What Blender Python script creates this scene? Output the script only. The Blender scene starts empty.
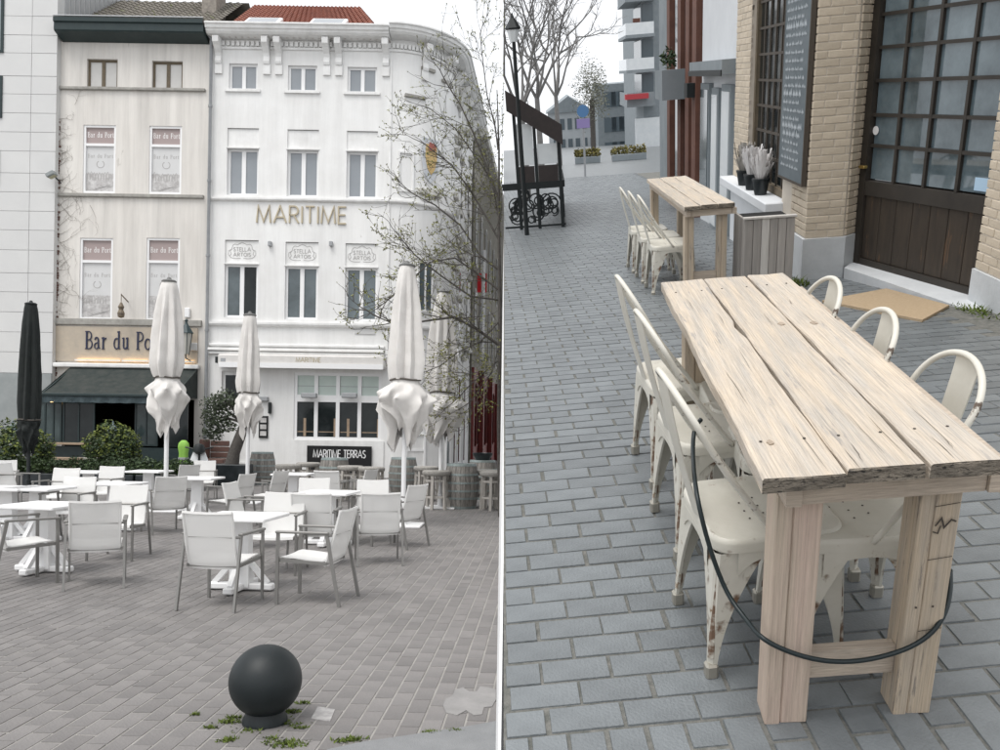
import bpy, math, random
from mathutils import Matrix, Vector, noise
random.seed(7)
SC = bpy.context.scene
COL = SC.collection
PI = math.pi
R_ = math.radians

# ------------------------------------------------------------------ camera
FPX, PPX, PPY = 830.0, 520.0, 434.0          # focal length and principal point in 1000 x 750 units
ROLL = R_(0.9); CAMH = 1.6
cs, sn = math.cos(ROLL), math.sin(ROLL)
cam_d = bpy.data.cameras.new('camera'); cam = bpy.data.objects.new('camera', cam_d); COL.objects.link(cam)
cam_d.sensor_width = 36; cam_d.lens = FPX / 1000 * 36
cam_d.shift_x = (500 - PPX) / 1000; cam_d.shift_y = (PPY - 375) / 1000
cam_d.clip_start = 0.05; cam_d.clip_end = 2000
cam.matrix_world = Matrix(((cs, -sn, 0, 0), (0, 0, -1, 0), (sn, cs, 0, CAMH), (0, 0, 0, 1)))
SC.camera = cam

# ------------------------------------------------------------------ sky, sun, exposure
w = bpy.data.worlds.new('World'); SC.world = w; w.use_nodes = True
nt = w.node_tree; nt.nodes.clear()
sky = nt.nodes.new('ShaderNodeTexSky'); sky.sky_type = 'NISHITA'; sky.sun_disc = False
sky.sun_elevation = R_(62); sky.sun_rotation = R_(214); sky.dust_density = 4; sky.air_density = 1.0
hsv = nt.nodes.new('ShaderNodeHueSaturation'); hsv.inputs['Saturation'].default_value = 0.18
ovc = nt.nodes.new('ShaderNodeMix'); ovc.data_type = 'RGBA'; ovc.inputs[0].default_value = 0.72
ovc.inputs[7].default_value = (9.3, 9.5, 9.8, 1)        # the even white of a closed cloud cover
bg = nt.nodes.new('ShaderNodeBackground'); bg.inputs[1].default_value = 0.115
out = nt.nodes.new('ShaderNodeOutputWorld')
nt.links.new(sky.outputs[0], hsv.inputs['Color']); nt.links.new(hsv.outputs[0], ovc.inputs[6])
nt.links.new(ovc.outputs[2], bg.inputs[0]); nt.links.new(bg.outputs[0], out.inputs[0])
sd = bpy.data.lights.new('sun', 'SUN'); sd.energy = 1.5; sd.angle = R_(30); sd.color = (1, .97, .93)
so = bpy.data.objects.new('sun', sd); COL.objects.link(so)
sdir = Vector((-0.28, -0.42, 0.95)).normalized()         # towards the sun
so.rotation_euler = sdir.to_track_quat('Z', 'Y').to_euler()
SC.view_settings.view_transform = 'Standard'; SC.view_settings.look = 'None'
SC.view_settings.exposure = 0.38; SC.view_settings.gamma = 1; SC.view_settings.use_curve_mapping = False
SC.render.engine = 'CYCLES'; SC.cycles.max_bounces = 6; SC.cycles.use_denoising = True

# ------------------------------------------------------------------ frames: pixel rays of the square, matrix of the side street
def ray(px, py):
    dx, dy = (px - PPX) / FPX, (PPY - py) / FPX
    return Vector((dx * cs - dy * sn, 1.0, dx * sn + dy * cs))
def gl(px, py, z=0.0):
    d = ray(px, py); t = (z - CAMH) / d.z
    return Vector((d.x * t, t, z))
def at(px, py, Y):
    d = ray(px, py); return Vector((d.x * Y, Y, CAMH + d.z * Y))
RR = ((0.9967033677, 0.0726083710, 0.0361997410), (-0.0523977405, 0.9167291530, -0.3960582493), (-0.0619425023, 0.3928558063, 0.9175115486))
HR = 1.55
def _rw(x, y, z, w_=1.0):          # street axes (right, forward, up) -> square axes
    a, b, c = x, HR * w_ - z, y
    qx = RR[0][0]*a + RR[0][1]*b + RR[0][2]*c; qy = RR[1][0]*a + RR[1][1]*b + RR[1][2]*c; qz = RR[2][0]*a + RR[2][1]*b + RR[2][2]*c
    return Vector((cs*qx + sn*qy, qz, CAMH*w_ + sn*qx - cs*qy))
_o = _rw(0, 0, 0); _ex = _rw(1, 0, 0) - _o; _ey = _rw(0, 1, 0) - _o; _ez = _rw(0, 0, 1) - _o
MR = Matrix(((_ex.x, _ey.x, _ez.x, _o.x), (_ex.y, _ey.y, _ez.y, _o.y), (_ex.z, _ey.z, _ez.z, _o.z), (0, 0, 0, 1)))
V0, SLOPE = 3.3, 0.065             # the side street starts level, then falls away
def zg(v):
    t = v - V0
    if t <= -.5: return 0.0
    if t < .5: return -SLOPE * (t + .5) ** 2 / 2
    return -SLOPE * t
def seam(v, z):                     # left limit of the street
    return -.0815 * (HR - z) - .0564 * v
def pr(x, v, z=None): return MR @ Matrix.Translation((x, v, zg(v) if z is None else z))
def ML(p, rz=0): return Matrix.Translation(p) @ Matrix.Rotation(rz, 4, 'Z')
def MRz(x, v, rz=0, z=None): return pr(x, v, z) @ Matrix.Rotation(rz, 4, 'Z')

# ------------------------------------------------------------------ mesh builder
class MB:
    def __init__(s): s.v = []; s.f = []
    def add(s, vs, fs):
        o = len(s.v); s.v += [tuple(p) for p in vs]; s.f += [tuple(i + o for i in f) for f in fs]; return s
    def box(s, x0, x1, y0, y1, z0, z1):
        return s.add([(x0,y0,z0),(x1,y0,z0),(x1,y1,z0),(x0,y1,z0),(x0,y0,z1),(x1,y0,z1),(x1,y1,z1),(x0,y1,z1)],
                     [(0,3,2,1),(4,5,6,7),(0,1,5,4),(1,2,6,5),(2,3,7,6),(3,0,4,7)])
    def cbox(s, x0, x1, y0, y1, z0, z1, c=.004):          # box with chamfered edges
        vs = []; 
        for (z, k) in ((z0, c), (z0 + c, 0), (z1 - c, 0), (z1, c)):
            if k: vs += [(x0+c,y0+c,z),(x1-c,y0+c,z),(x1-c,y1-c,z),(x0+c,y1-c,z)]*1
            else: vs += [(x0,y0+c,z),(x0+c,y0,z),(x1-c,y0,z),(x1,y0+c,z),(x1,y1-c,z),(x1-c,y1,z),(x0+c,y1,z),(x0,y1-c,z)]
        f = [(3,2,1,0),(20,21,22,23)]
        a, b = 4, 12
        for i in range(8): f.append((a+i, a+(i+1)%8, b+(i+1)%8, b+i))
        cor = ((0,1),(2,3),(4,5),(6,7))
        for i,(p,q) in enumerate(cor):
            f.append((a+p, i, a+q)); f.append((b+p, b+q, 20+i))
            n = (i+1)%4; f.append((i, n, a+cor[n][0], a+q)); f.append((20+n, 20+i, b+q, b+cor[n][0]))
        return s.add(vs, f)
    def bar(s, p, q, w_, h, up=(0,0,1), w2=None, h2=None):
        p, q = Vector(p), Vector(q); d = (q-p).normalized(); u = Vector(up)
        if abs(d.dot(u)) > .98: u = Vector((0,1,0))
        sx = d.cross(u).normalized(); u = sx.cross(d)
        w2 = w2 or w_; h2 = h2 or h; vs = []
        for c, a, b in ((p, w_/2, h/2), (q, w2/2, h2/2)):
            vs += [c-sx*a-u*b, c+sx*a-u*b, c+sx*a+u*b, c-sx*a+u*b]
        return s.add(vs, [(3,2,1,0),(4,5,6,7),(0,1,5,4),(1,2,6,5),(2,3,7,6),(3,0,4,7)])
    def tube(s, pts, r, n=8, cap=True, closed=False):
        pts = [Vector(p) for p in pts]; m = len(pts); vs = []; fs = []
        rs = r if isinstance(r, (list, tuple)) else [r]*m
        prev = None
        for i, p in enumerate(pts):
            if closed: d = pts[(i+1)%m] - pts[i-1]
            else: d = pts[min(i+1,m-1)] - pts[max(i-1,0)]
            if d.length < 1e-9: d = Vector((0,0,1))
            d.normalize()
            if prev is None:
                u = Vector((0,0,1)) if abs(d.z) < .9 else Vector((1,0,0))
                a = d.cross(u).normalized()
            else:
                a = prev - d*prev.dot(d)
                if a.length < 1e-6: a = d.orthogonal()
                a.normalize()
            prev = a; b = d.cross(a)
            for k in range(n):
                t = 2*PI*k/n; vs.append(p + (a*math.cos(t) + b*math.sin(t))*rs[i])
        for i in range(m if closed else m-1):
            j = (i+1)%m
            for k in range(n):
                l = (k+1)%n; fs.append((i*n+k, i*n+l, j*n+l, j*n+k))
        if cap and not closed: fs.append(tuple(range(n-1,-1,-1))); fs.append(tuple((m-1)*n+k for k in range(n)))
        return s.add(vs, fs)
    def lathe(s, prof, n=24, c=(0,0,0), fn=None):
        vs = []; fs = []; m = len(prof)
        for (r, z) in prof:
            for k in range(n):
                t = 2*PI*k/n; rr = r*(fn(t, z) if fn else 1)
                vs.append((c[0]+rr*math.cos(t), c[1]+rr*math.sin(t), c[2]+z))
        for i in range(m-1):
            for k in range(n):
                l = (k+1)%n; fs.append((i*n+k, i*n+l, (i+1)*n+l, (i+1)*n+k))
        if prof[0][0] > 1e-6: fs.append(tuple(range(n-1,-1,-1)))
        if prof[-1][0] > 1e-6: fs.append(tuple((m-1)*n+k for k in range(n)))
        return s.add(vs, fs)
    def quad(s, a, b, c, d): return s.add([a,b,c,d], [(0,1,2,3)])
    def prism(s, poly, y0, y1):                             # polygon in x,z pushed along y
        n = len(poly)
        vs = [(x,y0,z) for x,z in poly] + [(x,y1,z) for x,z in poly]
        return s.add(vs, [tuple(range(n)), tuple(range(2*n-1,n-1,-1))] + [(i, i+n, (i+1)%n+n, (i+1)%n) for i in range(n)])
    def zprism(s, poly, z0, z1):
        n = len(poly)
        vs = [(x,y,z0) for x,y in poly] + [(x,y,z1) for x,y in poly]
        return s.add(vs, [tuple(range(n-1,-1,-1)), tuple(range(n,2*n))] + [(i, (i+1)%n, (i+1)%n+n, i+n) for i in range(n)])
    def xf(s, M):
        s.v = [tuple(M @ Vector(p)) for p in s.v]; return s
    def mesh(s, name, mat=None, smooth=False):
        me = bpy.data.meshes.new(name); me.from_pydata(s.v, [], s.f); me.update()
        if mat is not None: me.materials.append(mat)
        if smooth:
            me.polygons.foreach_set('use_smooth', [True]*len(me.polygons))
            if smooth != 'all': me.set_sharp_from_angle(angle=R_(42))
        return me
    def build(s, name, mat, parent=None, smooth=False, M=None):
        return ob(name, s.mesh(name, mat, smooth), parent, M)
KIDS = {}
def ob(name, data, parent=None, M=None):
    o = bpy.data.objects.new(name, data); COL.objects.link(o)
    if parent is not None: o.parent = parent; KIDS.setdefault(parent.name, []).append(o)
    if M is not None:
        if parent is not None: o.matrix_local = M
        else: o.matrix_world = M
    return o
def tag(o, label=None, cat=None, group=None, kind=None):
    if label: o['label'] = label
    if cat: o['category'] = cat
    if group: o['group'] = group
    if kind: o['kind'] = kind
    return o
def thing(name, label, cat, M=Matrix(), group=None):
    return tag(ob(name, None, None, M), label, cat, group)
def copy_tree(o, M=None, parent=None):
    c = o.copy(); COL.objects.link(c)
    if parent is not None: c.parent = parent; KIDS.setdefault(parent.name, []).append(c)
    if M is not None: c.matrix_world = M
    for k in KIDS.get(o.name, []): copy_tree(k, None, c)
    return c

# ------------------------------------------------------------------ materials
def mat(name, col, rough=.7, col2=None, scale=6.0, det=6.0, bump=0.0, bscale=40.0, metal=0.0, spec=.4, alpha=1.0,
        island=0.0, spots=None, spot_scale=14.0, spot_t=.62, stretch=None, emit=None, trans=0.0, coat=0.0, grain=None, edge=None):
    m = bpy.data.materials.new(name); m.use_nodes = True; n = m.node_tree.nodes; L = m.node_tree.links
    b = n['Principled BSDF']; b.inputs['Roughness'].default_value = rough; b.inputs['Metallic'].default_value = metal
    b.inputs['Specular IOR Level'].default_value = spec; b.inputs['Alpha'].default_value = alpha
    b.inputs['Transmission Weight'].default_value = trans; b.inputs['Coat Weight'].default_value = coat
    c1 = tuple(col) + (1,); b.inputs['Base Color'].default_value = c1
    tc = n.new('ShaderNodeTexCoord'); src = tc.outputs['Object']
    if stretch:
        mp = n.new('ShaderNodeMapping'); mp.inputs['Scale'].default_value = stretch; L.new(src, mp.inputs[0]); src = mp.outputs[0]
    cur = None
    if col2 is not None:
        no = n.new('ShaderNodeTexNoise'); no.inputs['Scale'].default_value = scale; no.inputs['Detail'].default_value = det
        no.inputs['Roughness'].default_value = .62; L.new(src, no.inputs['Vector'])
        rp = n.new('ShaderNodeMapRange'); rp.inputs['From Min'].default_value = .32; rp.inputs['From Max'].default_value = .68
        L.new(no.outputs['Fac'], rp.inputs['Value'])
        mx = n.new('ShaderNodeMix'); mx.data_type = 'RGBA'; mx.inputs[6].default_value = c1; mx.inputs[7].default_value = tuple(col2) + (1,)
        L.new(rp.outputs[0], mx.inputs[0]); cur = mx.outputs[2]
    if spots is not None:
        n2 = n.new('ShaderNodeTexNoise'); n2.inputs['Scale'].default_value = spot_scale; n2.inputs['Detail'].default_value = 8
        n2.inputs['Roughness'].default_value = .7; L.new(src, n2.inputs['Vector'])
        r2 = n.new('ShaderNodeMapRange'); r2.inputs['From Min'].default_value = spot_t; r2.inputs['From Max'].default_value = spot_t + .05
        L.new(n2.outputs['Fac'], r2.inputs['Value'])
        m2 = n.new('ShaderNodeMix'); m2.data_type = 'RGBA'; m2.inputs[7].default_value = tuple(spots) + (1,)
        if cur is not None: L.new(cur, m2.inputs[6])
        else: m2.inputs[6].default_value = c1
        L.new(r2.outputs[0], m2.inputs[0]); cur = m2.outputs[2]
    if grain is not None:                    # fine fibres: (stretch, strength)
        gm_ = n.new('ShaderNodeMapping'); gm_.inputs['Scale'].default_value = grain[0]; L.new(tc.outputs['Object'], gm_.inputs[0])
        gn = n.new('ShaderNodeTexNoise'); gn.inputs['Scale'].default_value = 1; gn.inputs['Detail'].default_value = 9; gn.inputs['Roughness'].default_value = .72; gn.inputs['Distortion'].default_value = .12
        L.new(gm_.outputs[0], gn.inputs['Vector'])
        gr = n.new('ShaderNodeMapRange'); gr.inputs['From Min'].default_value = .30; gr.inputs['From Max'].default_value = .62; gr.inputs['To Min'].default_value = 1-grain[1]; gr.inputs['To Max'].default_value = 1.06
        L.new(gn.outputs['Fac'], gr.inputs['Value'])
        gx = n.new('ShaderNodeMix'); gx.data_type = 'RGBA'; gx.blend_type = 'MULTIPLY'; gx.inputs[0].default_value = 1
        cc = n.new('ShaderNodeCombineColor'); [L.new(gr.outputs[0], cc.inputs[i_]) for i_ in range(3)]
        if cur is not None: L.new(cur, gx.inputs[6])
        else: gx.inputs[6].default_value = c1
        L.new(cc.outputs[0], gx.inputs[7]); cur = gx.outputs[2]
    if edge is not None:                     # paint worn through on edges: (colour, amount)
        ge = n.new('ShaderNodeNewGeometry'); er = n.new('ShaderNodeMapRange'); er.inputs['From Min'].default_value = .615; er.inputs['From Max'].default_value = .66
        en = n.new('ShaderNodeTexNoise'); en.inputs['Scale'].default_value = 22; en.inputs['Detail'].default_value = 6; L.new(tc.outputs['Object'], en.inputs['Vector'])
        em = n.new('ShaderNodeMath'); em.operation = 'MULTIPLY_ADD'; L.new(en.outputs['Fac'], em.inputs[0]); em.inputs[1].default_value = .35; em.inputs[2].default_value = -.16
        ea = n.new('ShaderNodeMath'); ea.operation = 'ADD'; L.new(ge.outputs['Pointiness'], ea.inputs[0]); L.new(em.outputs[0], ea.inputs[1]); L.new(ea.outputs[0], er.inputs['Value'])
        ex = n.new('ShaderNodeMix'); ex.data_type = 'RGBA'; ex.inputs[7].default_value = tuple(edge) + (1,)
        if cur is not None: L.new(cur, ex.inputs[6])
        else: ex.inputs[6].default_value = c1
        L.new(er.outputs[0], ex.inputs[0]); cur = ex.outputs[2]
    if island:
        g = n.new('ShaderNodeNewGeometry'); oi = n.new('ShaderNodeObjectInfo')
        ad = n.new('ShaderNodeMath'); ad.operation = 'ADD'; L.new(g.outputs['Random Per Island'], ad.inputs[0]); L.new(oi.outputs['Random'], ad.inputs[1])
        fr = n.new('ShaderNodeMath'); fr.operation = 'FRACT'; L.new(ad.outputs[0], fr.inputs[0])
        mr = n.new('ShaderNodeMapRange'); mr.inputs['To Min'].default_value = 1 - island; mr.inputs['To Max'].default_value = 1 + island
        L.new(fr.outputs[0], mr.inputs['Value'])
        hs = n.new('ShaderNodeHueSaturation'); L.new(mr.outputs[0], hs.inputs['Value'])
        if cur is not None: L.new(cur, hs.inputs['Color'])
        else: hs.inputs['Color'].default_value = c1
        cur = hs.outputs[0]
    if cur is not None: L.new(cur, b.inputs['Base Color'])
    if bump:
        n3 = n.new('ShaderNodeTexNoise'); n3.inputs['Scale'].default_value = bscale; n3.inputs['Detail'].default_value = 5; L.new(src, n3.inputs['Vector'])
        bp = n.new('ShaderNodeBump'); bp.inputs['Strength'].default_value = bump; bp.inputs['Distance'].default_value = .02
        L.new(n3.outputs['Fac'], bp.inputs['Height']); L.new(bp.outputs[0], b.inputs['Normal'])
    if emit:
        b.inputs['Emission Color'].default_value = tuple(emit[:3]) + (1,); b.inputs['Emission Strength'].default_value = emit[3]
    return m
M_ = {}
def mk(k, *a, **kw): M_[k] = mat(k, *a, **kw); return M_[k]
mk('render_white', (.80,.80,.79), .85, (.74,.735,.72), 1.1, bump=.12, bscale=60, spots=(.62,.61,.585), spot_scale=2.6, spot_t=.69, grain=((2.2,2.2,.16),.09))
mk('trim_white', (.80,.80,.79), .6, (.72,.715,.70), 3, grain=((3,3,.4),.10))
mk('trim_dirty', (.70,.69,.66), .8, (.36,.35,.31), 5, det=9)
mk('frame_white', (.82,.82,.82), .4)
mk('cream', (.715,.69,.65), .85, (.64,.61,.57), .9, bump=.15, bscale=50, spots=(.50,.475,.435), spot_scale=1.7, spot_t=.66, stretch=(1,1,.35), grain=((2.6,2.6,.14),.20))
mk('beige_fascia', (.50,.43,.34), .8, (.41,.36,.30), 3)
mk('ledge_grey', (.38,.37,.34), .85, (.26,.25,.23), 6)
mk('grey_panel', (.62,.62,.61), .7, (.575,.575,.57), .8, island=.02)
mk('panel_gap', (.62,.62,.61), .9)
mk('grey_base', (.30,.32,.32), .6, (.25,.27,.27), 3)
mk('green_black', (.012,.026,.028), .35, (.02,.035,.035), 6)
mk('awning_green', (.018,.027,.026), .85, (.045,.05,.046), 4, bump=.1)
mk('awning_trim', (.05,.075,.085), .6, (.02,.035,.04), 8, spots=(.45,.48,.5), spot_scale=26, spot_t=.66)
mk('roof_grey', (.13,.12,.105), .95, (.22,.20,.17), 5, spots=(.13,.15,.05), spot_scale=3, spot_t=.6)
mk('roof_red', (.33,.135,.095), .9, (.20,.085,.065), 6)
mk('seam_metal', (.50,.51,.52), .45, metal=.5)
mk('chimney', (.20,.18,.16), .95, (.32,.29,.25), 8)
mk('glass_sky', (.20,.225,.25), .06, (.27,.29,.31), .35, spec=1.0)
mk('glass_dark', (.010,.013,.014), .06, (.028,.034,.035), .9, spec=.3)
mk('glass_mid', (.035,.05,.055), .05, (.15,.185,.20), .45, spec=.7)
mk('glass_bar', (.018,.03,.03), .06, (.06,.085,.085), 1.2, spec=.4)
mk('blind', (.60,.59,.57), .8, (.54,.53,.51), 3)
mk('brown_frame', (.16,.125,.085), .7, (.11,.09,.06), 8)
mk('poster_brown', (.36,.295,.285), .7)
mk('poster_grey', (.63,.63,.63), .6, (.59,.59,.585), 2)
mk('poster_sketch', (.63,.62,.61), .6, (.36,.345,.34), 7, det=10)
mk('print_grey', (.40,.39,.38), .8)
mk('print_white', (.78,.76,.75), .8)
mk('gold', (.45,.39,.28), .45, metal=.25)
mk('navy', (.02,.025,.06), .5)
mk('sign_black', (.006,.006,.007), .5)
mk('sign_white', (.85,.85,.85), .5)
mk('warm_lamp', (1,.8,.5), .5, emit=(1,.62,.25,5.0))
mk('downpipe', (.34,.35,.36), .6, (.27,.28,.29), 3)
mk('iron', (.012,.016,.017), .5)
mk('lamp_green', (.03,.05,.055), .5)
mk('brick_dark', (.09,.045,.035), .95, (.17,.10,.08), 20)
mk('mint_blind', (.50,.58,.54), .7, (.55,.62,.58), 3)
mk('steel_grey', (.34,.35,.36), .5)
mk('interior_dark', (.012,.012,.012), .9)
mk('paver_l', (.218,.206,.200), .8, (.172,.164,.161), 2.2, bump=.25, bscale=55, island=.11, spots=(.27,.26,.25), spot_scale=5, spot_t=.66)
mk('joint_l', (.36,.345,.325), .95, (.25,.24,.225), 5, bump=.3, bscale=90)
mk('asphalt', (.25,.255,.26), .9, (.21,.215,.22), 6, bump=.4, bscale=160)
mk('concrete_patch', (.30,.29,.285), .9, (.24,.235,.23), 6, bump=.2)
mk('moss', (.13,.17,.03), .9, (.06,.09,.02), 30)
mk('bollard', (.007,.011,.0125), .5, (.012,.017,.019), 4, bump=.05, bscale=30, spots=(.06,.065,.065), spot_scale=9, spot_t=.71)
mk('sling', (.83,.825,.81), .8, bump=.15, bscale=300, alpha=.76)
mk('alu', (.24,.235,.225), .42, metal=.5)
mk('table_white', (.85,.85,.85), .45)
mk('canvas', (.71,.69,.665), .92, (.63,.61,.585), 4, bump=.18, bscale=70, spots=(.50,.48,.45), spot_scale=4, spot_t=.69)
mk('canvas_black', (.008,.011,.011), .8, (.014,.018,.017), 6)
mk('rope', (.10,.09,.08), .9)
mk('oak_old', (.33,.31,.285), .85, (.16,.15,.138), 9, det=9, bump=.3, bscale=30, stretch=(4,4,.5), island=.2)
mk('hoop', (.33,.38,.375), .55, (.22,.26,.255), 9, metal=.3)
mk('stool_wood', (.50,.475,.44), .85, (.34,.32,.29), 9, det=8, stretch=(3,3,.6))
mk('wicker', (.50,.48,.45), .9, (.27,.255,.23), 55, bump=.8, bscale=110)
mk('leaf_dark', (.030,.055,.022), .5, (.055,.085,.03), 3, island=.4)
mk('leaf_olive', (.045,.06,.035), .6, (.08,.10,.06), 3, island=.35)
mk('leaf_yellow', (.16,.19,.035), .6, (.10,.13,.03), 3, island=.35)
mk('bud', (.24,.26,.06), .7, (.17,.16,.05), 9, island=.3)
mk('bark', (.065,.06,.055), .9, (.11,.10,.09), 18, bump=.4)
mk('planter_black', (.012,.016,.018), .3, (.03,.036,.04), 5)
mk('bench_brown', (.13,.07,.055), .6, (.10,.055,.045), 6)
mk('lime', (.24,.46,.08), .7, emit=None)
mk('scooter_white', (.75,.77,.78), .2, coat=.5)
mk('tyre', (.01,.01,.01), .8)
mk('red_paint', (.17,.022,.018), .5, (.12,.018,.015), 4)
mk('red_cloth', (.30,.015,.035), .8)
mk('wood_plain', (.36,.27,.19), .7, (.27,.20,.14), 6)
mk('stone_dirty', (.36,.345,.30), .9, (.22,.21,.18), 3, det=9)
mk('shield_yellow', (.58,.41,.17), .8, (.50,.36,.18), 12); mk('shield_blue', (.50,.53,.58), .85, (.62,.63,.64), 7); mk('shield_red', (.36,.12,.10), .8)
mk('red_cloth2', (.75,.03,.04), .7)

# ------------------------------------------------------------------ lettering: polylines turned into flat mitred ribbons
def arc(cx, cy, rx, ry, a0, a1, n=8):
    return [(cx+rx*math.cos(R_(a0+(a1-a0)*i/n)), cy+ry*math.sin(R_(a0+(a1-a0)*i/n))) for i in range(n+1)]
CAPS = {
 'M': (.92, [[(0,0),(.09,1),(.46,.06),(.83,1),(.92,0)]]), 'A': (.84, [[(0,0),(.42,1),(.84,0)],[(.17,.33),(.67,.33)]]),
 'R': (.60, [[(0,0),(0,1),(.30,1)]+arc(.30,.74,.26,.26,90,-90)+[(0,.48)],[(.28,.47),(.60,0)]]), 'I': (.02, [[(.01,0),(.01,1)]]),
 'T': (.60, [[(0,1),(.60,1)],[(.30,.98),(.30,0)]]), 'E': (.50, [[(.50,1),(0,1),(0,0),(.50,0)],[(.02,.52),(.45,.52)]]),
 'S': (.52, [arc(.27,.74,.24,.25,30,270)+arc(.25,.25,.26,.25,90,-150)]), 'L': (.46, [[(0,1),(0,0),(.46,0)]]),
 'O': (.80, [arc(.40,.5,.40,.5,90,449,18)]), ' ': (.30, []),
}
SER = {   # upright letters with thick stems, thin joins and slab serifs
 'B': (.62, [([(.13,0),(.13,1)],1),([(.0,1),(.30,1)]+arc(.30,.76,.22,.24,90,-90)+[(.15,.52)],.55),([(.30,.52)]+arc(.32,.26,.27,.26,90,-90)+[(.0,0)],.6)]),
 'a': (.50, [([(.06,.52)]+arc(.20,.50,.15,.16,130,0)+[(.36,.10),(.48,.02)],.75),([(.36,.38)]+arc(.20,.17,.17,.17,100,300)+[(.35,.12)],.6)]),
 'r': (.40, [([(.12,0),(.12,.64),(.0,.62)],.9),([(.14,.45),(.22,.6),(.38,.62)],.8),([(.0,0),(.26,0)],.4)]),
 'd': (.56, [([(.42,0.02),(.42,1),(.30,.98)],.9),([(.41,.58)]+arc(.24,.32,.22,.31,70,290)+[(.41,.08)],.65),([(.42,.02),(.56,.02)],.4)]),
 'u': (.58, [([(.0,.63),(.12,.64),(.12,.2)]+arc(.25,.17,.13,.15,180,300)+[(.43,.14)],.75),([(.32,.63),(.44,.64),(.44,0)],.9),([(.44,.02),(.58,.02)],.4)]),
 'P': (.58, [([(.13,0),(.13,1)],1),([(.0,1),(.30,1)]+arc(.30,.74,.25,.26,90,-90)+[(.15,.48)],.6),([(.0,0),(.28,0)],.4)]),
 'o': (.50, [(arc(.25,.31,.23,.31,90,449,16),.7)]),
 't': (.36, [([(.14,.85),(.14,.14),(.22,.02),(.34,.08)],.85),([(.0,.62),(.32,.62)],.5)]), ' ': (.34, []),
}
def ribbon(mb, pts, t, dep, y):
    n = len(pts); Lf = []; Rt = []
    for i, p in enumerate(pts):
        p = Vector(p); a = Vector(pts[max(i-1,0)]); b = Vector(pts[min(i+1,n-1)])
        d1 = (p-a); d2 = (b-p)
        d1 = d1.normalized() if d1.length > 1e-9 else d2.normalized(); d2 = d2.normalized() if d2.length > 1e-9 else d1
        nn = Vector((-(d1.y+d2.y), d1.x+d2.x)); 
        if nn.length < 1e-6: nn = Vector((-d1.y, d1.x))
        nn.normalize(); c = max(.42, nn.dot(Vector((-d1.y, d1.x))))
        Lf.append(p + nn*(t/2/c)); Rt.append(p - nn*(t/2/c))
    vs = []
    for yy in (y, y+dep):
        vs += [(q.x, yy, q.y) for q in Lf] + [(q.x, yy, q.y) for q in Rt]
    f = []
    for i in range(n-1):
        f += [(i, i+1, n+i+1, n+i), (2*n+i, 3*n+i, 3*n+i+1, 2*n+i+1), (i, 2*n+i, 2*n+i+1, i+1), (n+i, n+i+1, 3*n+i+1, 3*n+i)]
    f += [(0, n, 3*n, 2*n), (n-1, 3*n-1, 4*n-1, 2*n-1)]
    mb.add(vs, f)
def letters(txt, h, t, gap, dep, serif=False, width=None):
    """list of (char, MB) laid out along +x from 0, front face at y=-dep"""
    res = []; x = 0.0; tab = SER if serif else CAPS
    tot = sum(tab[c][0]*h + gap for c in txt) - gap
    k = (width / tot) if width else 1.0
    for c in txt:
        wd, strokes = tab[c]
        if strokes:
            mb = MB()
            for i, s_ in enumerate(strokes):
                pl, tt = s_ if serif else (s_, 1)
                ribbon(mb, [((x + px*h)*k, py*h) for px, py in pl], t*tt, dep - .0015*i, -dep + .0015*i)
            res.append((c, mb))
        x += wd*h + gap
    return res
def put_text(parent, txt, x, y, z, h, t, gap, dep, m, serif=False, width=None, joined=False):
    ls = letters(txt, h, t, gap, dep, serif, width)
    if joined:
        a = MB()
        for c, mb in ls: a.add(mb.v, mb.f)
        return [a.build('lettering', m, parent, M=Matrix.Translation((x,y,z)))]
    return [mb.build('letter', m, parent, M=Matrix.Translation((x,y,z))) for c, mb in ls]

# ================================================================== THE SQUARE (left): ground
def brick_far(name, c1, c2, cm, bw, rh, ang):
    m = bpy.data.materials.new(name); m.use_nodes = True; n = m.node_tree.nodes; L = m.node_tree.links
    b = n['Principled BSDF']; b.inputs['Roughness'].default_value = .85
    tc = n.new('ShaderNodeTexCoord'); mp = n.new('ShaderNodeMapping'); mp.inputs['Rotation'].default_value = (0,0,ang)
    bt = n.new('ShaderNodeTexBrick'); bt.inputs['Color1'].default_value = c1+(1,); bt.inputs['Color2'].default_value = c2+(1,); bt.inputs['Mortar'].default_value = cm+(1,)
    bt.inputs['Scale'].default_value = 1; bt.inputs['Brick Width'].default_value = bw; bt.inputs['Row Height'].default_value = rh; bt.inputs['Mortar Size'].default_value = .006
    L.new(tc.outputs['Object'], mp.inputs[0]); L.new(mp.outputs[0], bt.inputs['Vector']); L.new(bt.outputs['Color'], b.inputs['Base Color'])
    return m
M_['ground_far'] = brick_far('ground_far', (.24,.23,.225), (.21,.205,.2), (.30,.29,.28), .234, .118, R_(90-1.7))
g = MB().quad((-150,-30,-.03),(150,-30,-.03),(150,260,-.03),(-150,260,-.03)).build('ground', M_['ground_far']); tag(g, kind='structure')
bed = MB().quad((-21,1.5,-.0035),(1.2,1.5,-.0035),(1.2,30.5,-.0035),(-21,30.5,-.0035)).build('paving_bed', M_['joint_l']); tag(bed, kind='structure')
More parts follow.
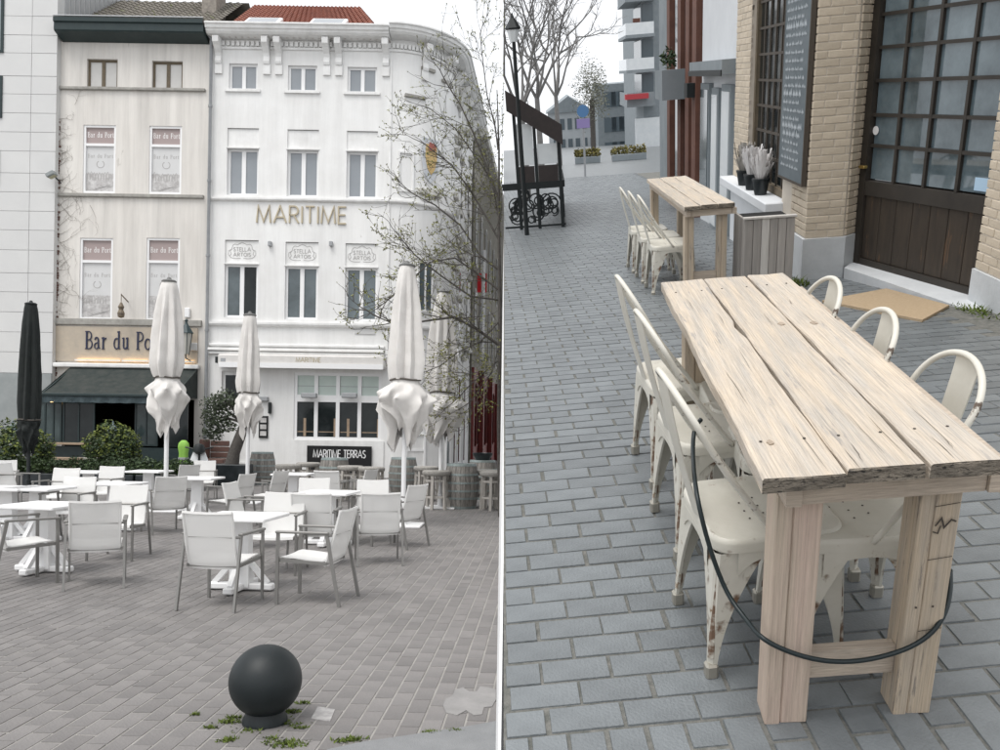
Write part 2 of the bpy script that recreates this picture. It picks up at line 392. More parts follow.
def paver_block(mb, cx, cy, a, lx, ly, z, tilt=(0,0), ch=.0035):
    ca, sa = math.cos(a), math.sin(a)
    vs = []
    for (k, dz) in ((0, -.012), (ch, 0)):
        for sx, sy in ((-1,-1),(1,-1),(1,1),(-1,1)):
            x, y = sx*(lx/2-k), sy*(ly/2-k)
            vs.append((cx+x*ca-y*sa, cy+x*sa+y*ca, z+dz+ (x*tilt[0]+y*tilt[1] if k else 0)))
    mb.add(vs, [(4,5,6,7),(0,1,5,4),(1,2,6,5),(2,3,7,6),(3,0,4,7)])
def lay_pavers(parent, mt, rnd, cells, near_n, name_far, jit=.0012):
    """cells sorted nearest first: (cx, cy, ang, lx, ly, z, slope_y)"""
    protos = {}
    far = MB()
    for i, (cx, cy, a, lx, ly, z, sl) in enumerate(cells):
        if i < near_n:
            key = (round(lx,3), round(ly,3), rnd.randrange(4))
            if key not in protos:
                pm = MB(); paver_block(pm, 0, 0, 0, lx, ly, 0, (rnd.uniform(-.008,.008), rnd.uniform(-.008,.008)))
                protos[key] = pm.mesh('paver', mt)
            o = ob('paver', protos[key], parent, Matrix.Translation((cx, cy, z+rnd.uniform(-jit,jit))) @ Matrix.Rotation(math.atan(sl),4,'X') @ Matrix.Rotation(a+rnd.uniform(-.008,.008),4,'Z'))
        else:
            paver_block(far, cx, cy, a+rnd.uniform(-.008,.008), lx, ly, z+rnd.uniform(-jit,jit), (rnd.uniform(-.006,.006), sl+rnd.uniform(-.006,.006)))
    if far.v: tag(far.build(name_far, mt, parent), kind='stuff')
rl = random.Random(11)
A1 = R_(1.7); cells = []
for i in range(-190, 14):
    for j in range(0, 134):
        u = i*.118; vv = 3.2 + j*.234 + (.117 if i % 2 else 0) + rl.uniform(-.006,.006)
        x = u*math.cos(A1)+vv*math.sin(A1); y = -u*math.sin(A1)+vv*math.cos(A1)
        if y > 30.2 or y < 2.9: continue
        if x > (503-PPX)/FPX*y + .1 or x < (-40-PPX)/FPX*y - .6: continue
        cells.append((x, y, -A1, .111, .228, 0, 0))
cells.sort(key=lambda c: c[1] + (4 if c[0] < (-25-PPX)/FPX*c[1] else 0) + (9 if c[1] < 3.85 else 0))
lay_pavers(bed, M_['paver_l'], rl, cells, 300, 'pavers')
# asphalt of the road that cuts the lower corner, and the mended spots
edge = [gl(px, py) for px, py in ((296,762),(330,750),(365,742.5),(400,737.5),(440,731.5),(475,726),(497,722))]
poly = [(p.x, p.y) for p in edge] + [(-.04,3.0),(-.04,2.0),(-1.6,2.0)]
tag(MB().zprism(poly, -.028, .007).build('road', M_['asphalt']), kind='structure')
pt = [gl(px, py) for px, py in ((446,713),(443,706),(446,699),(452,697),(455,690),(463,688),(469,692),(477,692),(480,687),(488,688),(496,690),(496,700),(492,707),(484,708),(482,715),(474,716),(466,711),(457,716))]
tag(MB().zprism([(p.x,p.y) for p in pt], -.02, .005).build('concrete_repair', M_['concrete_patch'], bed), label='smooth concrete repair in the paving')
pt = [gl(px, py) for px, py in ((311,719),(318,707),(335,710),(330,722))]
tag(MB().zprism([(p.x,p.y) for p in pt], -.02, .0045).build('pale_paver', mk('pale_paver', (.42,.41,.40), .8, (.26,.25,.25), 25), bed), label='pale chipped paver')

# ================================================================== buildings on the square
Y0 = 29.0
def fr(px0, py0, px1, py1, Y=Y0):
    c = at((px0+px1)/2, (py0+py1)/2, Y); hx = (px1-px0)/2*Y/FPX; hz = (py1-py0)/2*Y/FPX
    return c.x-hx, c.x+hx, c.z-hz, c.z+hz
def wall_holes(mb, x0, x1, z0, z1, y, holes, dep=.16):
    xs = sorted(set([x0,x1]+[h[0] for h in holes]+[h[1] for h in holes])); zs = sorted(set([z0,z1]+[h[2] for h in holes]+[h[3] for h in holes]))
    xs = [x for x in xs if x0 <= x <= x1]; zs = [z for z in zs if z0 <= z <= z1]
    for i in range(len(xs)-1):
        for j in range(len(zs)-1):
            cx, cz = (xs[i]+xs[i+1])/2, (zs[j]+zs[j+1])/2
            if any(h[0] < cx < h[1] and h[2] < cz < h[3] for h in holes): continue
            mb.quad((xs[i],y,zs[j]),(xs[i+1],y,zs[j]),(xs[i+1],y,zs[j+1]),(xs[i],y,zs[j+1]))
    for a, b, c, d in holes:
        e = y+dep
        mb.quad((a,y,c),(a,e,c),(b,e,c),(b,y,c)); mb.quad((a,y,d),(b,y,d),(b,e,d),(a,e,d))
        mb.quad((a,y,c),(a,y,d),(a,e,d),(a,e,c)); mb.quad((b,y,c),(b,e,c),(b,e,d),(b,y,d))
    return mb
def frame_mb(x0, x1, z0, z1, y0, y1, t, mull=(), trans=()):
    m = MB().box(x0,x0+t,y0,y1,z0,z1).box(x1-t,x1,y0,y1,z0,z1).box(x0+t,x1-t,y0,y1,z0,z0+t).box(x0+t,x1-t,y0,y1,z1-t,z1)
    for c, tt in mull: m.box(c-tt/2,c+tt/2,y0+.002,y1-.002,z0+t,z1-t)
    for c, tt in trans: m.box(x0+t,x1-t,y0+.004,y1-.004,c-tt/2,c+tt/2)
    return m
class House:
    def __init__(s, name, label, base):
        s.base = Vector(base); s.o = thing(name, label, 'building', Matrix.Translation(s.base)); s.T = Matrix.Translation(-s.base)
    def part(s, name, mb, mt, smooth=False): return mb.build(name, mt, s.o, smooth, s.T)
def casement(H, rc, y, fm, gm, t=.075, mull=True, panes=2, sill=None, top=None, gms=None):
    """window part: white or brown frame with separate panes in a reveal"""
    x0,x1,z0,z1 = rc; xm = (x0+x1)/2; zt = z1 if top is None else top
    fmb = frame_mb(x0,x1,z0,zt,y+.09,y+.16,t,[(xm,t*1.7)] if mull else [])
    wn = H.part('window', fmb, fm)
    seg = [(x0+t, xm-t*.85),(xm+t*.85, x1-t)] if mull else [(x0+t,x1-t)]
    for k,(a,b) in enumerate(seg):
        MB().box(a-.01,b+.01,y+.125,y+.135,z0+t-.01,zt-t+.01).build('pane', gms[k] if gms else gm, wn)
    if sill: MB().box(x0-.12,x1+.12,y-.07,y+.09,z0-.09,z0-.005).build('sill', sill, wn)
    return wn

# ---- pale panel-clad block at the far left
HB = House('panel_building', 'pale grey panel-clad building at the left edge beside the bar', (-19.0, Y0, 0))
xr = at(55, 200, Y0-.25).x; top = 19.5; xl = -23.5; yf = Y0-.25
HB.part('wall', MB().box(xl, xr-.01, yf+.03, Y0+9, 0, top), M_['panel_gap'])
zrow = [at(20, y, yf).z for y in (373,352,332,312,292,273,250,230,211,192,173,151,132,113,94,76,53,35,16,-4,-24,-44)]
xcol = [xl, xl+1.6, at(-46,200,yf).x, at(-8,200,yf).x, at(29.5,200,yf).x, xr]
w1 = (-22, at(4.5,0,yf).x, at(0,53,yf).z, at(0,-60,yf).z); w2 = (-22, at(2.5,100,yf).x, at(0,118,yf).z, at(0,76,yf).z); w3 = (-22, at(.5,100,yf).x, at(0,185,yf).z, at(0,150,yf).z)
for j in range(len(zrow)-1):
    for i in range(len(xcol)-1):
        a, b, c, d = xcol[i]+.008, xcol[i+1]-.008, zrow[j]+.008, zrow[j+1]-.008
        HB.part('panel', MB().box(a, b, yf-.005+random.uniform(-.003,.003), yf+.03, c, d), M_['grey_panel'])
HB.part('plinth', MB().box(xl, xr-.02, yf-.02, yf+.028, 0.0, zrow[0]-.01), M_['grey_base'])
for ww in (w1, w2, w3):
    wn = HB.part('window', frame_mb(ww[0],ww[1],ww[2],ww[3],yf-.05,yf-.006,.09), M_['green_black'])
    MB().box(ww[0]+.05,ww[1]-.05,yf-.03,yf-.022,ww[2]+.05,ww[3]-.05).build('pane', M_['glass_sky'], wn)
fl = MB()                                      # ribbed metal flank above the lower roof
for k in range(24): fl.box(xr-.005, xr+.03, Y0+.2+k*.33, Y0+.2+k*.33+.22, 15.0, top)
HB.part('ribbed_flank', fl, M_['seam_metal'])
lp = thing('flood_lamp', 'small grey floodlight on an arm high on the panel building', 'lamp', Matrix.Translation(at(52,174,yf-.25)))
MB().cbox(-.17,.13,-.16,.12,-.10,.06,.03).xf(Matrix.Rotation(R_(-28),4,'Y')).build('housing', M_['grey_base'], lp)
MB().box(-.13,.09,-.10,.08,-.115,-.10).xf(Matrix.Rotation(R_(-28),4,'Y')).build('lens', mk('lens', (.45,.43,.30), .3), lp)
MB().tube([(.1,.05,-.1),(.17,.12,-.2),(.17,.24,-.24)], .025).build('arm', M_['iron'], lp)

# ---- cream house with the bar
BX0, BX1 = at(57,200,Y0).x, at(207.5,200,Y0).x
HC = House('cream_house', 'narrow cream rendered house with a bar and dark green awning', ((BX0+BX1)/2, Y0, 0))
zt_c = at(130,33,Y0).z
top_w = [fr(87,59,117.5,87.5), fr(152,61,182.5,89)]
mid_w = [fr(83,125,115.5,193), fr(149,126,181.5,194)]
low_w = [fr(79.5,238,112.5,319.5), fr(146,238,179.5,320.5)]
zopen = at(130,399,Y0).z
shop = (BX0+.3, BX1-.35, .0, zopen)
wl = MB(); wall_holes(wl, BX0, BX1, 0, zt_c+.3, Y0, top_w+mid_w+low_w+[shop], .18)
wl.box(BX0, BX0+.05, Y0+.02, Y0+8, 0, zt_c+.3).box(BX1-.05, BX1, Y0+.02, Y0+8, 0, zt_c+.3)
HC.part('wall', wl, M_['cream'])
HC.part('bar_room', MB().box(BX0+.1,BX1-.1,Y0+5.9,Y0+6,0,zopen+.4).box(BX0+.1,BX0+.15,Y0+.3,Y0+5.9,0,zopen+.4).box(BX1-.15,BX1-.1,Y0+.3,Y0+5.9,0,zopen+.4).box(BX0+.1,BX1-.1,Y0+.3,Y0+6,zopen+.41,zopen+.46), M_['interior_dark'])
for rc in top_w: casement(HC, rc, Y0, M_['brown_frame'], M_['blind'], .07)
for k, py in enumerate((89.5, 196, 322.5)):
    z = at(130,py,Y0).z; hh = (.05,.06,.11)[k]
    HC.part('ledge', MB().cbox(BX0-.02, BX1-.12, Y0-.10, Y0+.02, z-hh, z+hh, .015), M_['ledge_grey'])
def ring(mb, cx, cz, r, y):
    ribbon(mb, arc(cx, cz, r, r*.95, 120, 420, 14), .022, .004, y)
for rc in mid_w + low_w:
    x0,x1,z0,z1 = rc; hgt = z1-z0; zb = z1 - hgt*.285
    wn = HC.part('window', frame_mb(x0,x1,z0,z1,Y0+.03,Y0+.13,.075,(),[(zb,.09)]), M_['frame_white'])
    MB().box(x0+.07,x1-.07,Y0+.09,Y0+.10,zb+.04,z1-.07).build('pane', M_['poster_brown'], wn)
    zs = z0 + hgt*.30
    MB().box(x0+.07,x1-.07,Y0+.09,Y0+.10,zs+.001,zb-.04).build('pane', M_['poster_grey'], wn)
    MB().box(x0+.07,x1-.07,Y0+.0905,Y0+.10,z0+.07,zs).build('printed_sketch', M_['poster_sketch'], wn)
    put_text(wn, 'Bar du Port', x0+.11, Y0+.0895, zb+hgt*.115, .18, .024, .03, .004, M_['print_white'], True, x1-x0-.22, True)
    put_text(wn, 'Bar du Port', x0+.13, Y0+.0895, zb-hgt*.185, .13, .016, .03, .004, M_['print_grey'], True, x1-x0-.26, True)
    rm = MB(); ring(rm, (x0+x1)/2, zb-hgt*.28, .13, Y0+.0855); rm.build('printed_wreath', M_['print_grey'], wn)
    sk = MB(); rk = random.Random(int(x0*100)+int(z0*10))           # drawn quay houses and boats of the print
    for q in range(9):
        a = x0+.12+q*(x1-x0-.28)/9; hq = rk.uniform(.10,.24); b = a+(x1-x0-.28)/9*.85
        ribbon(sk, [(a,z0+hgt*.20),(a,z0+hgt*.20+hq),((a+b)/2,z0+hgt*.20+hq+.07),(b,z0+hgt*.20+hq),(b,z0+hgt*.20)], .014, .002, Y0+.087)
    for q in range(6):
        a = x0+.12+q*.12; ribbon(sk, [(a,z0+.16+q*.03),(a+.1,z0+.12+q*.03),(a+.26,z0+.13+q*.035),(a+.34,z0+.19+q*.035)] if a+.34 < x1-.08 else [(a,z0+.16),(x1-.1,z0+.3)], .016, .002, Y0+.085)
    sk.build('printed_drawing', M_['print_grey'], wn)
# dark green gutter box
g0, g1 = at(56,28,Y0-.55), at(208,28,Y0-.5)
zA, zB = at(130,18,Y0-.55).z, at(130,36,Y0-.5).z
gx0 = BX0+.12
gt = MB()
pf = [(-.02,zB-.02),(-.55,zB+.12),(-.58,zB+.16),(-.58,zA-.20),(-.64,zA-.17),(-.64,zA-.03),(-.60,zA),(.25,zA)]
vs = [(gx0, Y0+a, b) for a,b in pf] + [(BX1-.02, Y0+a, b) for a,b in pf]; n = len(pf)
gt.add(vs, [tuple(range(n-1,-1,-1)), tuple(range(n,2*n))] + [(i, (i+1)%n, (i+1)%n+n, i+n) for i in range(n)])
HC.part('gutter_box', gt, M_['green_black'])
HC.part('gutter_lip', MB().box(gx0-.01, BX1-.01, Y0-.66, Y0-.60, zA+.004, zA+.03), M_['seam_metal'])
# grey tiled roof
def tiled(mb, x0, x1, ya, za, yb, zb, pitch, rows, amp, hip0=0, hip1=0):
    nx = max(2, int((x1-x0)/pitch*4)); ny = rows
    dy, dz = yb-ya, zb-za; Ln = math.hypot(dy, dz); ny_, nz_ = -dz/Ln, dy/Ln
    vs = []; fs = []
    for j in range(ny):
        for e in (0, 1):
            t = (j+e)/ny; lift = .035 if e == 0 else 0.0
            for i in range(nx+1):
                xa, xb = x0+hip0*t, x1-hip1*t
                x = xa + (xb-xa)*i/nx; o = amp*math.cos(2*PI*i/4)+lift
                vs.append((x, ya+dy*t+ny_*o, za+dz*t+nz_*o))
    W = nx+1
    for r in range(2*ny-1):
        for i in range(nx): fs.append((r*W+i, r*W+i+1, (r+1)*W+i+1, (r+1)*W+i))
    mb.add(vs, fs)
zr = at(130,1.5,Y0+4).z
rf = MB(); tiled(rf, BX0+.02, BX1-.25, Y0-.1, zA-.25, Y0+4, zr, .30, 18, .045)
HC.part('roof', rf, M_['roof_grey'])
HC.part('roof_back', MB().quad((BX0,Y0+4.02,zr+.02),(BX1,Y0+4.02,zr+.02),(BX1,Y0+8,zA-.2),(BX0,Y0+8,zA-.2)), M_['roof_grey'])
HC.part('skylight', MB().box(at(110,14,Y0+.9).x, at(123,14,Y0+.9).x, Y0+.35, Y0+.9, zA+.02, zA+.22), M_['seam_metal'])
# fascia, lettering and its lamp
fz0, fz1 = at(130,362,Y0-.06).z, at(130,327,Y0-.06).z
fx0, fx1 = BX0+.05, BX1-.25
HC.part('sign_fascia', MB().box(fx0, fx1, Y0-.06, Y0-.003, fz0, fz1), M_['beige_fascia'])
p0 = at(85,348,Y0-.08); p1 = at(163,348,Y0-.08)
put_text(HC.o, 'Bar du Port', p0.x-HC.base.x, -.062, p0.z-.02, .60, .058, .085, .03, M_['navy'], True, p1.x-p0.x)
zl = at(120,360,Y0).z
for a, b in ((77,122),(124,150),(152,196)):
    HC.part('strip_light', MB().box(at(a,360,Y0).x, at(b,360,Y0).x, Y0-.16, Y0-.12, zl-.06, zl-.01), M_['trim_white'])
    HC.part('light_tube', MB().box(at(a+1,360,Y0).x, at(b-1,360,Y0).x, Y0-.118, Y0-.085, zl-.035, zl-.012), M_['warm_lamp'])
HC.part('awning_box', MB().cbox(fx0, fx1+.1, Y0-.24, Y0-.005, fz0-.22, fz0-.07, .03), M_['trim_white'])
pp = at(128,309,Y0)
HC.part('bracket_lamp', MB().tube([(pp.x,Y0,pp.z+.25),(pp.x,Y0-.5,pp.z+.42)], .02).lathe([(.03,.25),(.05,.2),(.10,.10),(.07,.0),(.12,-.12),(.10,-.25),(.02,-.28)], 12, (pp.x,Y0-.5,pp.z-.1)).tube([(pp.x,Y0-.5,pp.z+.1),(pp.x,Y0-.5,pp.z+.45)], .012), mk('lamp_brass', (.20,.15,.09), .5, (.12,.1,.08), 9))
x_,_, z_ = at(188,313,Y0)
HC.part('alarm_box', MB().cbox(x_-.09,x_+.09,Y0-.1,Y0-.005,z_-.17,z_+.17,.02), M_['frame_white'])
x_,_, z_ = at(195,347,Y0)
HC.part('switch_box', MB().cbox(x_-.12,x_+.12,Y0-.13,Y0-.062,z_-.14,z_+.14,.02), M_['grey_panel'])
pl = at(186,342,Y0-.45)                         # wall lantern
ln = thing('wall_lantern', 'dark tapered wall lantern on the cream house behind the parasol', 'lantern', Matrix.Translation(pl))
MB().lathe([(.26,.30),(.22,.36),(.06,.62),(.04,.70),(.07,.74),(.01,.8)], 6).build('lantern_roof', M_['lamp_green'], ln)
MB().lathe([(.11,-.42),(.20,.295)], 6).build('glass_body', mk('lantern_glass', (.45,.44,.40), .15), ln)
cg = MB()
for k in range(6):
    t = 2*PI*k/6; cg.tube([(.115*math.cos(t),.115*math.sin(t),-.44),(.208*math.cos(t),.208*math.sin(t),.30)], .014, 5)
cg.tube([(0,0,-.44),(0,.0,-.55),(0,.44,-.62)], .022, 6); cg.build('cage', M_['lamp_green'], ln)
# awning
ax0, ax1 = at(72,366,Y0).x, at(199,368,Y0).x
za, zf = at(130,368,Y0).z, at(90,395,Y0-2.0).z
aw = MB()
for i in range(14):
    for j in range(6):
        def q(i_, j_):
            t = j_/6; return (ax0+(ax1-ax0)*i_/14, Y0-.1-1.9*t, za+(zf-za)*t - .07*math.sin(PI*t))
        aw.quad(q(i,j+1), q(i+1,j+1), q(i+1,j), q(i,j))
awn = HC.part('awning', aw, M_['awning_green'], 'all')
vl = MB(); N_ = 60
for i in range(N_):
    a, b = ax0+(ax1-ax0)*i/N_, ax0+(ax1-ax0)*(i+1)/N_
    wv = lambda k: .02*math.sin(k*.9); dz = lambda k: .015*abs(math.sin(k*PI/6))
    vl.quad((a,Y0-2.02+wv(i),zf-.24-dz(i)),(b,Y0-2.02+wv(i+1),zf-.24-dz(i+1)),(b,Y0-2.01,zf),(a,Y0-2.01,zf))
vl.build('valance', M_['awning_trim'], awn)
MB().cbox(ax0-.02,ax1+.02,Y0-2.07,Y0-1.99,zf-.04,zf+.05,.015).build('front_bar', M_['green_black'], awn)
for xx in (ax0+.05, ax1-.05): MB().bar((xx,Y0-.12,za-.1),(xx,Y0-1.98,zf-.03),.05,.07).build('awning_arm', M_['green_black'], awn)
MB().add([(ax0,Y0-.1,za),(ax0,Y0-2,zf),(ax0,Y0-.1,zf)],[(0,1,2)]).build('side_cheek', M_['awning_green'], awn)
MB().add([(ax1,Y0-.1,za),(ax1,Y0-.1,zf),(ax1,Y0-2,zf)],[(0,1,2)]).build('side_cheek', M_['awning_green'], awn)
# bar front under the awning
def glazed(name, rc, y, cols, fm, gm):
    x0,x1,z0,z1 = rc
    wn = HC.part(name, frame_mb(x0,x1,z0,z1,y-.03,y+.03,.055,[(x0+(x1-x0)*k/cols,.05) for k in range(1,cols)]), fm)
    for k in range(cols):
        MB().box(x0+(x1-x0)*k/cols+.03, x0+(x1-x0)*(k+1)/cols-.03, y-.006, y+.006, z0+.03, z1-.03).build('pane', gm, wn)
yb_ = Y0-1.55
glazed('glass_screen', fr(37,402,62,443,yb_), yb_, 3, M_['green_black'], M_['glass_bar'])
glazed('glass_screen', fr(63,402,95,443,yb_), yb_, 2, M_['green_black'], M_['glass_dark'])
glazed('glass_screen', fr(135,403,158,446,yb_+.3), yb_+.3, 2, M_['green_black'], M_['glass_bar'])
r_ = fr(37,446,97,478,yb_); HC.part('screen_base', MB().box(r_[0],r_[1],yb_-.04,yb_+.04,0,r_[3]), M_['green_black'])
r_ = fr(133,448,200,478,yb_+.3); HC.part('screen_base', MB().box(r_[0],r_[1],yb_+.26,yb_+.34,0,r_[3]), M_['green_black'])
r_ = fr(40,442.5,90,446,yb_-.2); HC.part('counter', MB().cbox(r_[0],r_[1],yb_-.38,yb_-.042,r_[3]-.07,r_[3],.01), M_['wood_plain'])
r_ = fr(164,402,188,447,yb_+.3); HC.part('dark_screen', MB().box(r_[0],r_[1],yb_+.28,yb_+.32,r_[2],r_[3]), M_['glass_dark'])
for px, py in ((52,404),(91,402)):
    c = at(px,py,Y0-.6); HC.part('pendant_lamp', MB().lathe([(.01,.12),(.05,.08),(.08,0),(.06,-.04),(.01,-.06)],10,(c.x,c.y,c.z)), M_['warm_lamp'])
tag(MB().lathe([(.02,.62),(.10,.60),(.20,.52),(.24,.3),(.22,.05),(.26,-.25),(.25,-.28),(.02,-.28)],14,(0,0,0),lambda t,z:1+.12*math.cos(2*t)).build('hanging_coat', M_['red_cloth'], None, True, Matrix.Translation(at(62.5,431,Y0+.35))), 'dark red coat hanging behind the glass of the bar', 'coat')
# exposed old brick strip and dry creeper at the left edge of the cream house
st = MB(); rb = random.Random(3)
for k in range(150):
    z = 2.0 + k*.085
    if z > at(57,120,Y0).z: break
    st.cbox(BX0-.10, BX0+.07+rb.uniform(-.06,.05), Y0-.05, Y0-.002, z, z+.07, .008)
HC.part('ragged_brick_edge', st, M_['brick_dark'])
cr = MB()
def creep(p, a, ln_, r, d):
    pts = [p]; q = p
    for k in range(5):
        a += rb.uniform(-.5,.5); q = (q[0]+math.cos(a)*ln_/5, Y0-.02, q[2]+math.sin(a)*ln_/5)
        if q[0] < BX0+.02: a = rb.uniform(-.6,.6); q = (BX0+.03, Y0-.02, q[2])
        pts.append(q)
        if d and rb.random() < .5: creep(q, a+rb.choice((-1,1))*rb.uniform(.5,1.2), ln_*.55, r*.6, d-1)
    cr.tube(pts, [r*(1-.14*k) for k in range(6)], 4, False)
for py in range(120, 345, 7):
    p = at(57+rb.uniform(0,3), py+rb.uniform(-4,4), Y0); creep((p.x, Y0-.02, p.z), rb.uniform(-.9,.9), rb.uniform(.3,.8)*(1.4 if 180 < py < 300 else .7), .006, 2)
for px,py in ((75,105),(80,215),(90,205),(72,290)):
    p = at(px,py,Y0); creep((p.x,Y0-.02,p.z), rb.uniform(-2,2), .8, .005, 1)
tag(cr.build('dry_creeper', mk('creeper', (.20,.18,.155), .9), None), 'leafless creeper clinging to the left edge of the cream house', 'creeper')
# downpipe between the two houses
dp = MB(); xd = at(209,200,Y0-.12).x
dp.tube([(xd,Y0-.13,0),(xd,Y0-.13,zB+.1),(xd-.12,Y0-.35,zB+.3)], .055, 10)
for z in (2.2,5.0,7.6,10.2,12.8): dp.tube([(xd,Y0-.13,z),(xd,Y0-.13,z+.08)], .072, 10)
tag(dp.build('downpipe', M_['downpipe'], None, True), 'grey downpipe between the cream and the white house', 'pipe')

# ---- white corner house
WX0, WXa = at(208.5,200,Y0).x+.02, at(390,200,Y0).x
RC = 2.0; SD = Vector((.05,1,0)).normalized()
HW = House('white_corner_house', 'white four-storey corner house with rounded corner and bracketed cornice', ((WX0+WXa)/2, Y0, 0))
NARC = 14; YS = 37.6
ARC = [(WXa+RC*math.sin(PI/2*k/NARC), Y0+RC-RC*math.cos(PI/2*k/NARC)) for k in range(NARC+1)]
ARCN = [(math.sin(PI/2*k/NARC), -math.cos(PI/2*k/NARC)) for k in range(NARC+1)]
SE = (ARC[-1][0]+SD.x*(YS-ARC[-1][1]), YS)
PATH = [(WX0,Y0)] + ARC + [SE]; PN = [(0,-1)] + ARCN + [(1,0)]
def sweep(mb, path, nrm, prof, caps=True):
    n = len(prof); vs = []; fs = []
    for (x,y),(a,b) in zip(path, nrm):
        for o, z in prof: vs.append((x+a*o, y+b*o, z))
    for i in range(len(path)-1):
        for k in range(n):
            l = (k+1)%n; fs.append((i*n+k, (i+1)*n+k, (i+1)*n+l, i*n+l))
    if caps: fs += [tuple(range(n)), tuple((len(path)-1)*n+k for k in range(n-1,-1,-1))]
    mb.add(vs, fs); return mb
zc = at(300,34,Y0-.55).z; zc_top = at(300,23,Y0-.6).z
r1 = [fr(229,63.5,257.5,89.5), fr(288,65.5,317,91), fr(347.5,67,377,92.5)]
r2 = [fr(227,128,258.5,195), fr(287,129.5,318.5,196.5), fr(346.5,131,377.5,198)]
r3 = [fr(224.5,240,258,317.5), fr(285,242,318,319.5), fr(345,243.5,377.5,321)]
gw = fr(294,373,381,440); gd = fr(221,371,247,462)
wl = MB(); wall_holes(wl, WX0, WXa, 0, zc+.25, Y0, r1+r2+r3+[gw, gd], .2)
for i in range(1, len(PATH)-1):
    a, b = PATH[i], PATH[i+1]; wl.quad((a[0],a[1],0),(b[0],b[1],0),(b[0],b[1],zc+.25),(a[0],a[1],zc+.25))
wl.quad((SE[0],SE[1],0),(WX0,SE[1]+5,0),(WX0,SE[1]+5,zc+.25),(SE[0],SE[1],zc+.25)).quad((WX0,Y0+.02,0),(WX0,Y0+.02,zc+.25),(WX0,SE[1]+5,zc+.25),(WX0,SE[1]+5,0))
HW.part('wall', wl, M_['render_white'])
cz = [(0,zc+.02),(.42,zc+.04),(.50,zc+.10),(.52,zc+.16),(.58,zc+.18),(.60,zc_top-.08),(.66,zc_top-.05),(.66,zc_top),(-.3,zc_top+.02)]
front_p, front_n = [(WX0-.02,Y0),(WXa-.05,Y0)], [(0,-1),(0,-1)]
HW.part('cornice', sweep(MB(), front_p, front_n, cz), M_['trim_white'])
cz2 = [(o, z+.09) for o, z in cz]
HW.part('curved_cornice', sweep(MB(), [(WXa-.03,Y0)]+ARC[1:]+[SE], [(0,-1)]+ARCN[1:]+[(1,0)], cz2), M_['trim_white'])
zf1 = at(300,47.5,Y0).z
HW.part('frieze_band', sweep(MB(), PATH, PN, [(0,zf1-.10),(.05,zf1-.10),(.05,zf1-.02),(.0,zf1-.02)]), M_['trim_white'])
dn = MB()
L_ = WXa-WX0
for k in range(int(L_/.17)): dn.box(WX0+.05+k*.17, WX0+.05+k*.17+.10, Y0-.09, Y0-.004, zf1, zf1+.16)
for k in range(24):
    t = PI/2*(k+.5)/24; c, s_ = math.cos(t), math.sin(t); px_, py_ = WXa+RC*s_, Y0+RC-RC*c
    dn.bar((px_-s_*0, py_, zf1+.08), (px_+s_*.09, py_-c*.09, zf1+.08), .09, .16)
tag(HW.part('dentils', dn, M_['trim_white']), kind='stuff')
def console(x, y, ang):
    w2 = .105
    pr_ = [(0,0),(.10,.0),(.13,.10),(.10,.30),(.14,.42),(.30,.62),(.42,.72),(.44,.92),(.36,1.0),(0,1.0)]
    m = MB()
    zt = zc+.02; hb = .86
    for off, pf_ in ((0,[(a,-hb+b*hb) for a,b in pr_]),):
        n_ = len(pf_); vs = [(-w2,-a,b) for a,b in pf_]+[(w2,-a,b) for a,b in pf_]
        m.add(vs, [tuple(range(n_)), tuple(range(2*n_-1,n_-1,-1))]+[(i, i+n_, (i+1)%n_+n_, (i+1)%n_) for i in range(n_)])
    m.box(-w2-.02,w2+.02,-.07,0,-hb-.34,-hb+.0-.002)
    m.xf(Matrix.Translation((x,y,zt)) @ Matrix.Rotation(ang,4,'Z'))
    HW.part('console', m, M_['trim_white'])
for px in (219.5,267.5,279.5,327.5,339.5,386.5): console(at(px,45,Y0).x, Y0-.003, 0)
for k in (5.2, 10.0):
    t = PI/2*k/NARC; console(WXa+(RC+.003)*math.sin(t), Y0+RC-(RC+.003)*math.cos(t), t)
for y_ in (31.4, 32.6, 33.8, 35.0, 36.2): console(ARC[-1][0]+(y_-ARC[-1][1])*.05+.003, y_, PI/2)
for rc in r1: casement(HW, rc, Y0, M_['frame_white'], M_['glass_sky'], .075, sill=M_['trim_white'])
